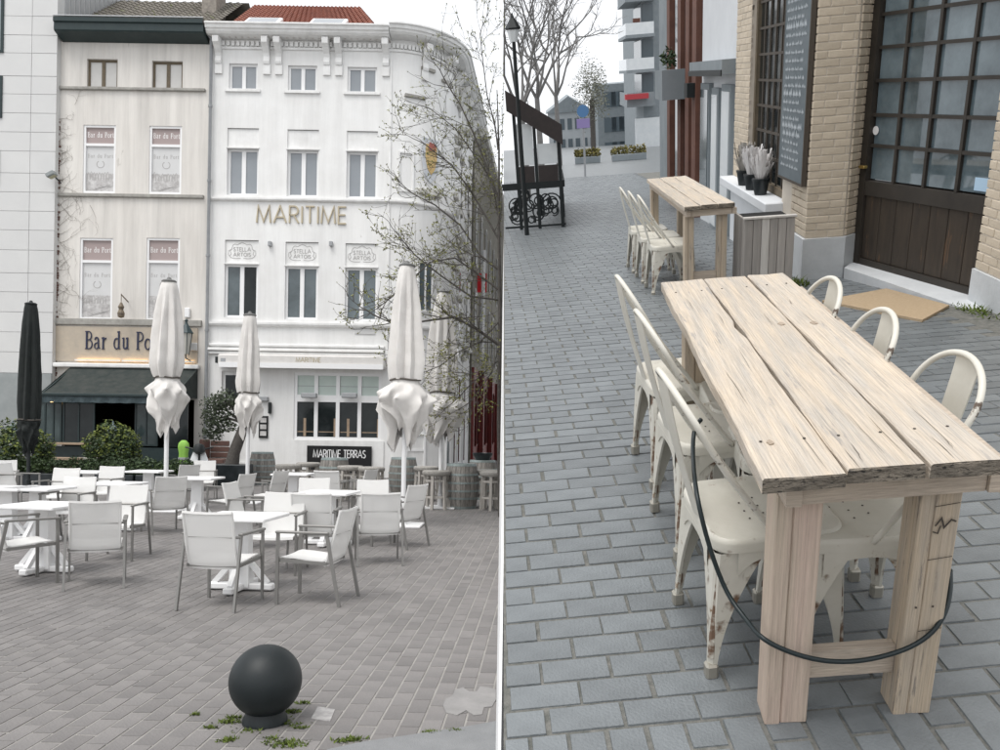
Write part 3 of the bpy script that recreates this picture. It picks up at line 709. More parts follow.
for rc in r2 + r3:
    x0,x1,z0,z1 = rc; hgt = z1-z0; lo = rc in r3; zb = z1-hgt*(.31 if lo else .30)
    wn = casement(HW, rc, Y0+(.04 if not lo else .0), M_['frame_white'], None, .085, top=zb, gms=(M_['glass_mid'] if lo else M_['glass_sky'], M_['glass_dark'] if lo and rc is r3[0] else (M_['glass_mid'] if lo else M_['glass_sky'])))
    MB().box(x0+.0,x1-.0,Y0+.05,Y0+.12,zb+.03,z1-.02).build('head_panel', M_['trim_white'], wn)
    MB().box(x0-.03,x1+.03,Y0-.03,Y0+.11,zb-.01,zb+.027).build('head_ledge', M_['trim_white'], wn)
    if lo:
        cx = (x0+x1)/2; zc_ = (zb+z1)/2+.02
        put_text(wn, 'STELLA', cx-.30, Y0+.0495, zc_+.02, .13, .022, .03, .006, M_['print_grey'], False, .60, True)
        put_text(wn, 'ARTOIS', cx-.30, Y0+.0495, zc_-.16, .12, .022, .03, .006, M_['print_grey'], False, .60, True)
        cm = MB()
        for sx in (-1,1):
            ribbon(cm, [(cx+sx*a, zc_+b) for a,b in ((.08,.30),(.16,.24),(.26,.27),(.33,.22),(.36,.10),(.42,.02),(.38,-.08),(.44,-.16),(.36,-.22),(.22,-.24),(.05,-.23))], .018, .005, Y0+.0445)
            ribbon(cm, [(cx+sx*.34,zc_+.10),(cx+sx*.47,zc_+.03),(cx+sx*.48,zc_-.10),(cx+sx*.40,zc_-.20)], .014, .004, Y0+.0425)
        ribbon(cm, [(cx-.10,zc_+.28),(cx,zc_+.33),(cx+.10,zc_+.28)], .018, .003, Y0+.0405)
        cm.build('cartouche', M_['print_grey'], wn)
z = at(300,200,Y0).z; HW.part('string_course', sweep(MB(), PATH, PN, [(0,z-.08),(.07,z-.06),(.10,z-.02),(.10,z+.04),(0,z+.05)]), M_['trim_white'])
z = at(300,324.5,Y0).z; HW.part('string_course', sweep(MB(), PATH, PN, [(0,z-.10),(.08,z-.08),(.12,z-.02),(.12,z+.05),(0,z+.06)]), M_['trim_white'])
for py, o in ((346,.10),(350.5,.16),(354,.10)):
    z = at(300,py,Y0).z; HW.part('moulding', MB().cbox(WX0+.05, WXa-.1, Y0-o, Y0-.002, z-.05, z+.045, .02), M_['trim_white'])
# pilaster strip and blind recesses by the rounded corner
x_ = WXa-.05; HW.part('pilaster', MB().box(x_-.02, x_+.06, Y0-.035, Y0-.003, 4.2, zc-.55), M_['trim_white'])
def on_arc(t): return Matrix.Translation((WXa+RC*math.sin(t), Y0+RC-RC*math.cos(t), 0)) @ Matrix.Rotation(t,4,'Z')
def arc_t(px, py):
    best = None
    for k in range(200):
        t = PI/2*k/199; p = (WXa+RC*math.sin(t), Y0+RC-RC*math.cos(t)); q = PPX+FPX*(p[0]/p[1]) + (434-py)*sn
        if best is None or abs(q-px) < best[0]: best = (abs(q-px), t, p[1])
    return best[1], best[2]
for px, py0, py1, wd in ((406,152,192,.55),(425,262,312,.62)):
    t, yy = arc_t(px, (py0+py1)/2); z0, z1 = at(px,py1,yy).z, at(px,py0,yy).z
    m = frame_mb(-wd/2,wd/2,z0,z1,-.05,.03,.06,[(0,.06)] if py0 > 200 else ()).xf(on_arc(t))
    wn = HW.part('window' if py0 > 200 else 'blind_recess', m, M_['frame_white'] if py0 > 200 else M_['trim_white'])
    if py0 > 200:
        for a, b in ((-wd/2+.05,-.03),(.03,wd/2-.05)): MB().box(a,b,-.02,.02,z0+.05,z1-.05).xf(on_arc(t)).build('pane', M_['glass_mid'], wn)
for px, py, wd in ((428,70,.55),(415,97,.75),(447,84,.7)):
    t, yy = arc_t(px, py); z = at(px,py,yy).z
    HW.part('drip_ledge', MB().box(-wd/2,wd/2,-.08,.02,z-.05,z+.05).xf(on_arc(t)), M_['ledge_grey'])
t, yy = arc_t(430,160); z = at(430,162,yy).z
sh = HW.part('shield', MB().prism([(-.34,.80),(.34,.80),(.37,.1),(.25,-.45),(0,-.78),(-.25,-.45),(-.37,.1)],-.07,0).xf(on_arc(t) @ Matrix.Translation((0,0,z))), M_['shield_blue'])
MB().prism([(-.22,.58),(.22,.58),(.24,.1),(.15,-.28),(0,-.48),(-.15,-.28),(-.24,.1)],-.10,-.072).xf(on_arc(t) @ Matrix.Translation((0,0,z))).build('shield_field', M_['shield_yellow'], sh)
MB().prism([(-.14,.34),(.16,.40),(.18,.62),(-.1,.66)],-.115,-.102).xf(on_arc(t) @ Matrix.Translation((0,0,z))).build('shield_device', M_['shield_red'], sh)
MB().cbox(-.5,.5,-.14,.02,-1.22,-1.02,.03).xf(on_arc(t) @ Matrix.Translation((0,0,z))).build('shield_bracket', M_['trim_dirty'], sh)
# ornamental stone strip down the side, weathered
od = MB(); ro = random.Random(5)
for k in range(46):
    zz = 4.6+k*.245; yq = 31.6+ro.uniform(0,5.0); xq = ARC[-1][0]+(yq-ARC[-1][1])*.05
    od.cbox(xq+.0, xq+ro.uniform(.06,.20), yq-.3, yq+.3, zz, zz+.23, .03)
tag(HW.part('weathered_quoins', od, M_['trim_dirty']), kind='stuff')
# gold lettering
p0 = at(257,222,Y0); p1 = at(346,222,Y0)
put_text(HW.o, 'MARITIME', p0.x-HW.base.x, -.004, p0.z-.02, .58, .050, .13, .05, M_['gold'], False, p1.x-p0.x)
for px in (270.5,331.5):
    x_,_,z_ = at(px,244,Y0); HW.part('spot_lamp', MB().cbox(x_-.06,x_+.06,Y0-.14,Y0-.004,z_-.10,z_+.08,.02), M_['steel_grey'])
x_,_,z_ = at(365,331.5,Y0); HW.part('street_plaque', MB().cbox(x_-.36,x_+.36,Y0-.03,Y0-.004,z_-.10,z_+.10,.008), M_['grey_panel'])
# awning cassette with faint lettering
ca = fr(218,355,385,367,Y0-.45)
cs_ = HW.part('awning_cassette', MB().cbox(ca[0],ca[1],Y0-.5,Y0-.004,ca[2],ca[3],.05), M_['canvas'])
MB().box(ca[0]+.05,ca[1]-.05,Y0-.53,Y0-.503,ca[2]-.05,ca[2]+.12).build('front_rail', M_['frame_white'], cs_)
MB().box(ca[0]-.1,ca[0]-.003,Y0-.45,Y0-.05,ca[2]+.1,ca[3]-.1).build('end_bracket', M_['iron'], cs_)
p0 = at(296,362,Y0-.5); put_text(cs_, 'MARITIME', p0.x, Y0-.501, ca[2]+.17, .15, .022, .03, .005, M_['gold'], False, .85, True)
p0 = at(222,361,Y0-.5); HW.part('maker_plate', MB().box(p0.x-.05,p0.x+.12,Y0-.506,Y0-.501,ca[2]+.14,ca[2]+.26), M_['steel_grey'])
# ground-floor window group
x0,x1,z0,z1 = gw; W4 = (x1-x0); zt0 = at(340,396.5,Y0).z; zt1 = at(340,401,Y0).z
wn = HW.part('shop_window', frame_mb(x0,x1,z0,z1,Y0+.03,Y0+.15,.10,[(x0+W4*k/4,.13) for k in (1,2,3)],[((zt0+zt1)/2,.24)]), M_['frame_white'])
for k in range(4):
    a, b = x0+W4*k/4+.07, x0+W4*(k+1)/4-.07
    MB().box(a,b,Y0+.08,Y0+.09,zt0+.0,z1-.09).build('pane', M_['mint_blind'], wn)
    MB().box(a,b,Y0+.08,Y0+.09,z0+.09,zt1).build('pane', M_['glass_dark'], wn)
    ch = MB(); xm = a+.25+.3*(k%2); ch.box(xm,xm+.09,Y0+.074,Y0+.079,z0+.12,z0+.75).box(a+.02,b-.02,Y0+.0745,Y0+.0785,z0+.26,z0+.29)
    ch.build('chair_back_behind_glass', M_['wood_plain'], wn)
    MB().box(a,b,Y0+.072,Y0+.079,zt0+(z1-zt0)*.42,zt0+(z1-zt0)*.42+.02).build('blind_fold', M_['steel_grey'], wn)
for px in (310.5,350.5):
    x_,_,z_ = at(px,396,Y0); HW.part('heater', MB().cbox(x_-.27,x_+.27,Y0-.28,Y0-.10,z_-.08,z_+.10,.03).box(x_-.03,x_+.03,Y0-.1,Y0+.03,z_-.03,z_+.03), M_['steel_grey'])
HW.part('timber_front', MB().box(x0-.12,x1+.12,Y0-.045,Y0-.004,.0,z0-.02), M_['trim_white'])
HW.part('door', MB().box(gd[0],gd[1],Y0+.1,Y0+.16,gd[2],gd[3]), M_['trim_white'])
rc = fr(224.5,375,241,398); HW.part('door_light', MB().box(rc[0],rc[1],Y0+.085,Y0+.098,rc[2],rc[3]), M_['glass_dark'])
for px, py, a, b in ((270.5,408,.10,.20),(263,399,.40,.08),(285,447,.02,.02)):
    x_,_,z_ = at(px,py,Y0)
    if b > .05: HW.part('wall_lamp' if a < .2 else 'menu_shelf', MB().cbox(x_-a/2,x_+a/2,Y0-.14,Y0-.004,z_-b,z_+b,.02), M_['steel_grey' if a > .2 else 'iron'])
rc = fr(259,416,268,438,Y0-.02); mbx = HW.part('menu_case', MB().box(rc[0],rc[1],Y0-.05,Y0-.004,rc[2],rc[3]), M_['sign_black'])
for k in range(3): MB().box(rc[0]+.05,rc[1]-.05,Y0-.056,Y0-.0505,rc[2]+.08+k*.23,rc[2]+.24+k*.23).build('menu_card', M_['poster_sketch'], mbx)
rc = fr(307,446,371.5,473,Y0-.1)
sg = thing('terrace_sign', 'black board with white lettering under the window of the white house', 'sign', Matrix.Translation(((rc[0]+rc[1])/2, Y0-.1, rc[2])))
MB().box(-(rc[1]-rc[0])/2,(rc[1]-rc[0])/2,-.02,.02,0,rc[3]-rc[2]).build('board', M_['sign_black'], sg)
p0 = at(313.5,457.2,Y0-.1); p1 = at(365.5,457.2,Y0-.1)
put_text(sg, 'MARITIME TERRAS', p0.x-(rc[0]+rc[1])/2, -.021, p0.z-rc[2]-.0, .26, .028, .045, .006, M_['sign_white'], False, p1.x-p0.x)
# doors and windows of the rounded ground floor and side
for px, py0, py1, wd, nm in ((415,434,470,.75,'door'),(447,398,470,.55,'door'),(459,380,415,.4,'window')):
    t, yy = arc_t(px,(py0+py1)/2); z0, z1 = max(.05, at(px,py1,yy).z), at(px,py0,yy).z
    d_ = HW.part(nm, frame_mb(-wd/2,wd/2,z0,z1,-.06,.03,.07,(),[(z0+(z1-z0)*.55,.07)]).xf(on_arc(t)), M_['frame_white'])
    MB().box(-wd/2+.06,wd/2-.06,-.03,.02,z0+.06,z1-.06).xf(on_arc(t)).build('leaf' if nm == 'door' else 'pane', M_['trim_white'] if px == 415 else M_['glass_mid'], d_)
for yy, z0, z1 in ((32.2,.1,3.9),(33.6,.1,3.9),(35.4,.1,3.9),(33.2,5.2,8.2),(33.2,9.4,12),(35.6,5.2,8.2),(35.6,9.4,12)):
    x_ = ARC[-1][0]+(yy-ARC[-1][1])*.05
    d_ = HW.part('side_window', MB().box(x_-.02,x_+.06,yy-.36,yy+.36,z0,z1), M_['frame_white'])
    MB().box(x_+.062,x_+.07,yy-.26,yy+.26,z0+.35,z1-.12).build('pane', M_['glass_dark'], d_)
t, yy = arc_t(452,360)
HW.part('door_hood', MB().prism([(-.7,0),(.7,0),(0,.5)],-.35,0).xf(on_arc(t) @ Matrix.Translation((0,0,at(452,362,yy).z))), M_['trim_white'])
# red tiled roof with skylights, chimney
zr = at(300,6,Y0+4.2).z; rf = MB(); xr0, xr1 = WX0+.15, at(375,20,Y0).x+.55
tiled(rf, xr0, xr1, Y0-.2, zc_top-.35, Y0+4.2, zr, .22, 22, .03, 0, 1.9)
HW.part('roof', rf, M_['roof_red'])
hp = MB(); hp.add([(xr1,Y0-.2,zc_top-.37),(xr1-1.9,Y0+4.2,zr-.02),(xr1-1.6,YS+2,zc_top-.37)],[(0,2,1)]).add([(xr0,Y0+4.22,zr),(xr1-1.9,Y0+4.22,zr),(xr1-1.6,YS+4,zc_top-.37),(xr0,YS+4,zc_top-.37)],[(0,1,2,3)])
HW.part('roof_hip', hp, M_['roof_red'])
HW.part('flat_roof', MB().zprism([(WX0,Y0+.1)]+[(x-a*.1,y-b*.1) for (x,y),(a,b) in zip(ARC,ARCN)]+[SE,(WX0,SE[1]+4)], zc_top-.6, zc_top-.4), M_['roof_grey'])
for pa, pb in ((245,280),(310,346)):
    t = .28; yy = Y0-.2+4.4*t; zz = zc_top-.35+(zr-zc_top+.35)*t
    s0, s1 = at(pa,18,yy).x, at(pb,18,yy).x
    a_ = math.atan2(zr-zc_top+.35, 4.4)
    mS = Matrix.Translation(((s0+s1)/2, yy, zz+.10)) @ Matrix.Rotation(a_,4,'X')
    k_ = HW.part('skylight', MB().cbox(-(s1-s0)/2,(s1-s0)/2,-.45,.6,.0,.14,.03).xf(mS), M_['frame_white'])
    MB().box(-(s1-s0)/2+.12,(s1-s0)/2-.12,-.30,.48,.142,.15).xf(mS).build('pane', M_['glass_sky'], k_)
c0, c1 = at(208,0,Y0+3).x, at(222,0,Y0+3).x
HW.part('chimney', MB().box(c0,c1,Y0+2.4,Y0+3.4,zc_top-.5,zc_top+4.0).box(c0-.06,c1+.06,Y0+2.34,Y0+3.46,zc_top+4.003,zc_top+4.2), M_['chimney'])

# ---- side street house with the red shop front beyond the white corner
HD = House('side_street_house', 'weathered stone house with a dark red shop front beyond the white corner', (SE[0]-2, 42, 0))
def sx(y): return ARC[-1][0]+(y-ARC[-1][1])*.05+.10
ya, yb = YS+.05, 62
HD.part('wall', MB().add([(sx(ya),ya,0),(sx(yb),yb,0),(sx(yb),yb,15.5),(sx(ya),ya,15.5),(sx(ya)-7,ya+5.2,0),(sx(yb)-7,yb,0),(sx(yb)-7,yb,15.5),(sx(ya)-7,ya+5.2,15.5)],[(0,1,2,3),(4,0,3,7),(7,3,2,6),(1,5,6,2)]), M_['stone_dirty'])
HD.part('cornice', MB().add([(sx(y)+o,y,z) for y in (ya,yb) for o,z in ((0,15.0),(.5,15.2),(.5,15.6),(0,15.6))],[(0,4,5,1),(1,5,6,2),(2,6,7,3),(0,1,2,3),(4,7,6,5)]), M_['trim_dirty'])
HD.part('shop_front', MB().add([(sx(y)+.12,y,z) for y in (ya,yb) for z in (0,4.6)]+[(sx(ya),ya,0),(sx(ya),ya,4.6)],[(0,2,3,1),(4,0,1,5)]), M_['red_paint'])
for k in range(9):
    y = 38.8+k*2.4
    for (z0,z1,gmt) in ((1.0,3.9,'glass_dark'),(5.6,8.3,'glass_mid'),(9.4,12.2,'glass_mid')):
        x_ = sx(y)+(.13 if z0 < 2 else .0)
        d_ = HD.part('window', MB().box(x_,x_+.05,y-.55,y+.55,z0,z1), M_['red_paint'] if z0 < 2 else M_['frame_white'])
        MB().box(x_+.052,x_+.06,y-.45,y+.45,z0+.1,z1-.1).build('pane', M_[gmt], d_)
for k in range(4):
    HD.part('pier', MB().box(sx(40+k*5)+.13,sx(40+k*5)+.35,40+k*5-.2,40+k*5+.2,0,4.6), M_['red_paint'])
p_ = at(481.5,283,39.6)
HD.part('red_sign', MB().box(p_.x-.2,p_.x+.25,39.55,39.65,p_.z-.45,p_.z+.45), M_['red_cloth2'])
HD.part('white_pole', MB().tube([(at(483,300,39).x,39,4.8),(at(483,300,39).x,39,10.2)], .09, 8), M_['frame_white'])

# ================================================================== furniture of the square
def make_chair():
    t = thing('terrace_chair', '', 'chair')
    for s in (-1, 1):
        MB().bar((s*.262,.255,0),(s*.262,.25,.655),.021,.030,(0,1,0)).build('leg', M_['alu'], t)
        MB().bar((s*.265,-.345,0),(s*.262,-.215,.655),.021,.030,(0,1,0)).build('leg', M_['alu'], t)
        MB().cbox(s*.262-.022,s*.262+.022,-.235,.272,.655,.678,.006).build('armrest', M_['alu'], t)
        MB().bar((s*.245,.235,.405),(s*.235,-.21,.385),.022,.03).build('seat_rail', M_['alu'], t)
    MB().tube([(-.262,-.225,.645),(-.20,-.262,.645),(.20,-.262,.645),(.262,-.225,.645)], .013, 6).build('back_bar', M_['alu'], t)
    MB().box(-.245,.245,.16,.185,.385,.402).box(-.24,.24,-.2,-.18,.37,.384).build('seat_frame', M_['alu'], t)
    def sheet(pts, w0, w1, th=.012):
        m = MB(); n = len(pts); vs = []
        for i,(y,z) in enumerate(pts):
            a = pts[max(i-1,0)]; b = pts[min(i+1,n-1)]; d = Vector((b[0]-a[0], b[1]-a[1])).normalized(); nx_, nz_ = -d.y*th/2, d.x*th/2
            wd = w0+(w1-w0)*i/(n-1)
            for k in range(5):
                u = (k/4-.5)*wd; sag = .010*(1-(2*k/4-1)**2)
                vs.append((u, y+nx_, z+nz_-sag)); 
            for k in range(5):
                u = (k/4-.5)*wd; sag = .010*(1-(2*k/4-1)**2)
                vs.append((u, y-nx_, z-nz_-sag))
        f = []
        for i in range(n-1):
            o, p = i*10, (i+1)*10
            for k in range(4): f += [(o+k,o+k+1,p+k+1,p+k), (o+5+k,p+5+k,p+6+k,o+6+k)]
            f += [(o,p,p+5,o+5),(o+4,o+9,p+9,p+4)]
        f += [(0,5,6,1),(1,6,7,2),(2,7,8,3),(3,8,9,4)]; e = (n-1)*10
        f += [(e,e+1,e+6,e+5),(e+1,e+2,e+7,e+6),(e+2,e+3,e+8,e+7),(e+3,e+4,e+9,e+8)]
        return m.add(vs, f)
    sheet([(.262,.40),(.255,.425),(.22,.435),(.10,.428),(-.05,.412),(-.16,.405),(-.205,.42)], .47, .46).build('seat_sling', M_['sling'], t, True)
    sheet([(-.185,.36),(-.215,.45),(-.245,.56),(-.28,.70),(-.315,.83),(-.325,.875),(-.335,.878),(-.338,.86)], .46, .46).build('backrest_sling', M_['sling'], t, True)
    for s in (-1,1): MB().tube([(s*.225,-.20,.40),(s*.225,-.255,.56),(s*.225,-.328,.865)], .012, 6).build('back_rail', M_['sling'], t)
    return t
def make_table():
    t = thing('terrace_table', '', 'table')
    MB().cbox(-.36,.36,-.36,.36,.715,.75,.008).build('table_top', M_['table_white'], t)
    MB().bar((0,0,.04),(0,0,.714),.20,.13,(0,1,0),.165,.12).build('column', M_['table_white'], t)
    for k in range(4):
        a = PI/4*0+k*PI/2; c, s = math.cos(a), math.sin(a)
        MB().cbox(.02,.33,-.05,.05,.012,.075,.012).xf(Matrix.Rotation(a,4,'Z')).build('foot', M_['table_white'], t)
        MB().bar((c*.27,s*.27,.075),(c*.075,s*.075,.30),.05,.05).build('brace', M_['table_white'], t)
        MB().lathe([(.02,0),(.02,.012)],8,(c*.29,s*.29,0)).build('glide', M_['iron'], t)
    return t
ch0 = make_chair(); tb0 = make_table()
# (ground px, heading in degrees: 0 looks away from the camera, 90 looks right, label)
CH = [
 (223,604,6,'white sling chair with its back to us, nearest of all chairs to the bollard'),
 (314,600,-82,'white sling chair side-on facing left at the front table, just right of it'),
 (378,562,-14,'white sling chair seen from behind, left of the rightmost parasol pole base'),
 (398,546,-62,'white sling chair turned left, rightmost of all, beside a parasol pole'),
 (315,564,-4,'white sling chair with its back to us, directly behind the side-on front chair'),
 (277,572,178,'white sling chair facing us across the front table'),
 (310,538,176,'white sling chair facing us at the far side of the second table on the right'),
 (372,541,170,'white sling chair facing us, behind the right-hand chair seen from the back'),
 (331,517,4,'small far chair with its back to us, in front of the black sign'),
 (356,515,-70,'small far chair turned left below the right end of the black sign'),
 (230,526,-74,'side-on chair facing left between the mid table and the olive planter'),
 (265,519,-72,'side-on chair facing left in front of the barrel by the olive tree'),
 (252,547,95,'chair facing right, half hidden behind the nearest chair and front table'),
 (203,500,165,'far chair facing us next to the scooter and the dark planter'),
 (180,507,-55,'far chair turned away to the left, right of the tall parasol pole'),
 (164,532,-40,'chair turned away to the left just in front of the tall parasol foot'),
 (96,584,-24,'chair seen from behind at the front left table, its grey legs wide in view'),
 (20,583,40,'chair cut by the left picture edge, turned right to the front left table'),
 (68,540,178,'chair facing us behind the front left table'),
 (118,558,176,'chair facing us, mostly hidden behind the chair seen from the back on the left'),
 (56,520,180,'far chair facing us in the left row before the hedge, left of the round shrub'),
 (103,515,180,'far chair facing us in front of the round shrub'),
 (3,503,150,'far chair at the very left edge by the yellow-tipped shrub'),
 (18,508,95,'far chair facing right near the left edge, before the yellow-tipped shrub'),
]
CG = 'white sling chairs on the terrace'
for i,(px,py,hd,lb) in enumerate(CH):
    Mx = ML(gl(px,py), -R_(hd))
    o = ch0 if i == 0 else copy_tree(ch0)
    o.matrix_world = Mx; o['label'] = lb; o['group'] = CG
TB = [
 (241,590,4,'white pedestal table in front, nearest the bollard'),
 (44,572,8,'white pedestal table at the front left'),
 (197,520,0,'small white pedestal table standing alone right of the tall parasol'),
 (328,545,5,'white pedestal table right of the front table, among many chairs'),
 (8,541,2,'white pedestal table at the left edge behind the front left table'),
 (37,541,2,'white pedestal table second from the left edge, behind the front left table'),
 (114,531,3,'white pedestal table in the middle left behind the chair seen from the back'),
 (88,510,0,'far white pedestal table before the hedge, left of the round shrub'),
 (148,508,0,'far white pedestal table before the hedge, beside the tall parasol pole'),
 (293,511,0,'far white pedestal table in front of the wooden stools'),
]
for i,(px,py,hd,lb) in enumerate(TB):
    o = tb0 if i == 0 else copy_tree(tb0)
    o.matrix_world = ML(gl(px,py), -R_(hd)); o['label'] = lb; o['group'] = 'white pedestal tables on the terrace'

def parasol(base, H, label, cloth, seed, r_mid=.36, tie=.36, r_tie=.19, r_skirt=.50, skirt=.30, polem=None, lean=0, group='closed cream parasols', cut=.0):
    """H total height; tie and skirt as fractions of the height below the top where the cloth is tied and ends"""
    t = thing('closed_parasol', label, 'parasol', ML(base), group); rr = random.Random(seed)
    pm = polem or M_['frame_white']
    MB().tube([(0,0,.03),(0,0,H-.05)], .042, 10).build('pole', pm, t, True)
    MB().cbox(-.33,.33,-.33,.33,0,.035,.008).build('base_plate', pm, t)
    MB().lathe([(.06,.03),(.06,.30),(.045,.31)],10).build('socket', pm, t)
    zt = H; zk = H*(1-tie); zs = H*(1-tie-skirt)
    n = 96; NP = 8; ph = rr.uniform(0,6); amps = [rr.uniform(.55,1.3) for _ in range(NP)]
    def pleat(th, k):                       # sharp folded pleats, unequal
        u = (th/(2*PI)*NP + k) % NP; i = int(u) % NP; f_ = u-int(u)
        return (1-abs(2*f_-1))*amps[i]
    def crumple(p, am, sc):
        q = Vector(p)*sc+Vector((seed*3.1,0,0)); return p[0]+am*noise.noise(q), p[1]+am*noise.noise(q+Vector((7,3,1))), p[2]+am*.6*noise.noise(q+Vector((2,9,4)))
    m = MB(); rows = 26; vs = []
    for j in range(rows+1):
        s = j/rows; z = zt-.06-(zt-.06-zk)*s
        base_r = .12+(r_mid-.12)*min(1, s/.84)**.62
        if s > .84: base_r = r_mid+(r_tie-r_mid)*((s-.84)/.16)**1.5
        am = .36*min(1,s*3)
        for k in range(n):
            th = 2*PI*k/n; tw = .12*s
            r = base_r*(1-am*.55+am*pleat(th+tw, ph)+.06*math.sin(2*th+ph+3*s))
            vs.append(crumple((r*math.cos(th)+lean*(1-s), r*math.sin(th), z), .008, 4))
    fs = []
    for j in range(rows):
        for k in range(n): l = (k+1)%n; fs.append((j*n+k,(j+1)*n+k,(j+1)*n+l,j*n+l))
    m.add(vs, fs); m.build('canopy', cloth, t, True)
    # below the tie: the loose cloth swings out in zigzag folds and ends in uneven hanging corners
    NA = 16; prof = ((0,.94,0),(.07,1.02,0),(.20,.92,1),(.36,1.0,1),(.54,.90,1),(.72,.72,1),(.88,.52,1),(1.0,.34,1)); vs = []; fs = []; ph2 = rr.uniform(0,6)
    jit = [rr.uniform(-.12,.12) for _ in range(NA)]; drop = [rr.uniform(.70,1.05) for _ in range(NA)]
    for i in range(0,NA,2): drop[i] = drop[i]*.82
    ell = rr.uniform(0,PI)
    for j,(s,k_,fr_) in enumerate(prof):
        for i in range(NA):
            th = 2*PI*(i+.35*math.sin(j*1.3+ph2)*fr_)/NA+jit[i]*min(1,s*3)
            if j < 2: r = r_tie*k_
            else:
                zig = (1.0 if (i+(j//3)) % 2 else .60)*rr.uniform(.86,1.14)
                r = r_skirt*k_*zig*(1+.12*math.cos(2*(th-ell)))
            z = zk+.012-(zk-zs)*s*(drop[i] if s > .5 else (drop[i]+1)/2)+(rr.uniform(-.03,.03) if j > 1 else 0)
            vs.append((r*math.cos(th), r*math.sin(th), z))
    for j in range(len(prof)-1):
        for i in range(NA): l = (i+1)%NA; fs.append((j*NA+i,(j+1)*NA+i,(j+1)*NA+l,j*NA+l))
    ok = MB().add(vs, fs).build('canopy_skirt', cloth, t, 'all')
    cra = ok.data.attributes.new('crease_edge','FLOAT','EDGE')
    for e_ in ok.data.edges: cra.data[e_.index].value = rr.choice((.1,.35,.6,.8))
    sbm = ok.modifiers.new('fold','SUBSURF'); sbm.levels = 2; sbm.render_levels = 3
    MB().tube([(r_tie*1.02*math.cos(2*PI*k/20), r_tie*1.02*math.sin(2*PI*k/20), zk+.01*math.sin(k)) for k in range(20)], .018, 6, closed=True).build('tie_cord', M_['rope'], t)
    MB().lathe([(.05,-.06),(.135,-.045),(.14,-.02),(.11,.0),(.05,.01),(.03,.05),(.01,.06)],14,(lean,0,H-.02)).build('finial', mk('finial_grey%d' % seed, (.16,.16,.155), .6) if cloth is M_['canvas'] else M_['iron'], t)
    return t
def par_px(bx, by, topy, *a, **k):
    b = gl(bx,by); H = at(bx,topy,b.y).z; return parasol(b, H, *a, **k)
par_px(165.5,511,279,'tall closed cream parasol in front of the bar awning', M_['canvas'], 4, r_mid=.315, tie=.425, r_tie=.225, skirt=.27, r_skirt=.50)
par_px(247,503,313,'closed cream parasol before the left part of the white house', M_['canvas'], 9, r_mid=.245, tie=.42, r_tie=.21, skirt=.26, r_skirt=.36)
par_px(403,526,263,'wide closed cream parasol with sagging skirt right of the shop window', M_['canvas'], 15, r_mid=.28, tie=.445, r_tie=.25, skirt=.27, r_skirt=.58)
par_px(440,508,290,'closed cream parasol farthest right, by the rounded corner', M_['canvas'], 22, r_mid=.31, tie=.47, r_tie=.25, skirt=.26, r_skirt=.60)
par_px(28,492,302,'slim closed black parasol before the panel building', M_['canvas_black'], 31, r_mid=.27, tie=.62, r_tie=.25, skirt=.20, r_skirt=.30, polem=M_['iron'], group='closed black parasol')

# barrels and stools
def make_barrel():
    t = thing('barrel', '', 'barrel'); H = .95
    def rad(z): return .305+.075*math.sin(PI*max(0,min(1,z/H)))
    n = 22
    for k in range(n):
        a0, a1 = 2*PI*k/n+.012, 2*PI*(k+1)/n-.012; vs = []; fs = []; R = 8
        for j in range(R+1):
            z = H*j/R
            for a in (a0,(a0+a1)/2,a1):
                r = rad(z)*(1.0 if a not in (a0,a1) else .996); vs.append((r*math.cos(a), r*math.sin(a), z))
        for j in range(R):
            for q in (0,1): fs.append((j*3+q, j*3+q+1, j*3+q+4, j*3+q+3))
        MB().add(vs, fs).build('stave', M_['oak_old'], t)
    MB().lathe([(.29,.02),(.29,.45),(.29,.89)],24).build('barrel_head', M_['oak_old'], t)
    for z, h in ((.0,.055),(.20,.045),(.36,.04),(.53,.04),(.70,.045),(.90,.05)):
        MB().lathe([(rad(z)-.004,z),(rad(z)+.006,z),(rad(z+h)+.006,z+h),(rad(z+h)-.004,z+h)],28).build('hoop', M_['hoop'], t, True)
    return t
def make_stool():
    t = thing('stool', '', 'stool')
    MB().lathe([(.02,.70),(.26,.70),(.285,.715),(.30,.75),(.295,.79),(.27,.81),(.15,.80),(.02,.795)],24,(0,0,0),lambda a,z:1+.012*math.cos(36*a)).build('woven_seat', M_['wicker'], t, True)
    for k in range(6):
        a = 2*PI*k/6+.3; c, s = math.cos(a), math.sin(a)
        MB().bar((c*.275,s*.275,0),(c*.24,s*.24,.71),.055,.055,(c,s,0)).build('leg', M_['stool_wood'], t)
        b = 2*PI*(k+1)/6+.3
        for z, r in ((.26,.262),(.60,.245)):
            MB().bar((c*r,s*r,z),(math.cos(b)*r,math.sin(b)*r,z),.028,.045).build('rail', M_['stool_wood'], t)
    return t
ba0, st0 = make_barrel(), make_stool()
for i,(px,py,lb) in enumerate(((262,484,'old wooden barrel against the wall beside the olive tree planter'),(334,497,'old wooden barrel in front of the black sign'),
    (403,494,'old wooden barrel standing behind the pole of the wide parasol'),(461,508,'nearest old wooden barrel with stools on both sides of it'),(482,499,'old wooden barrel behind the nearest one, carrying a black basin'))):
    o = ba0 if i == 0 else copy_tree(ba0); o.matrix_world = ML(gl(px,py), i*1.1); o['label'] = lb; o['group'] = 'old barrels used as tables'
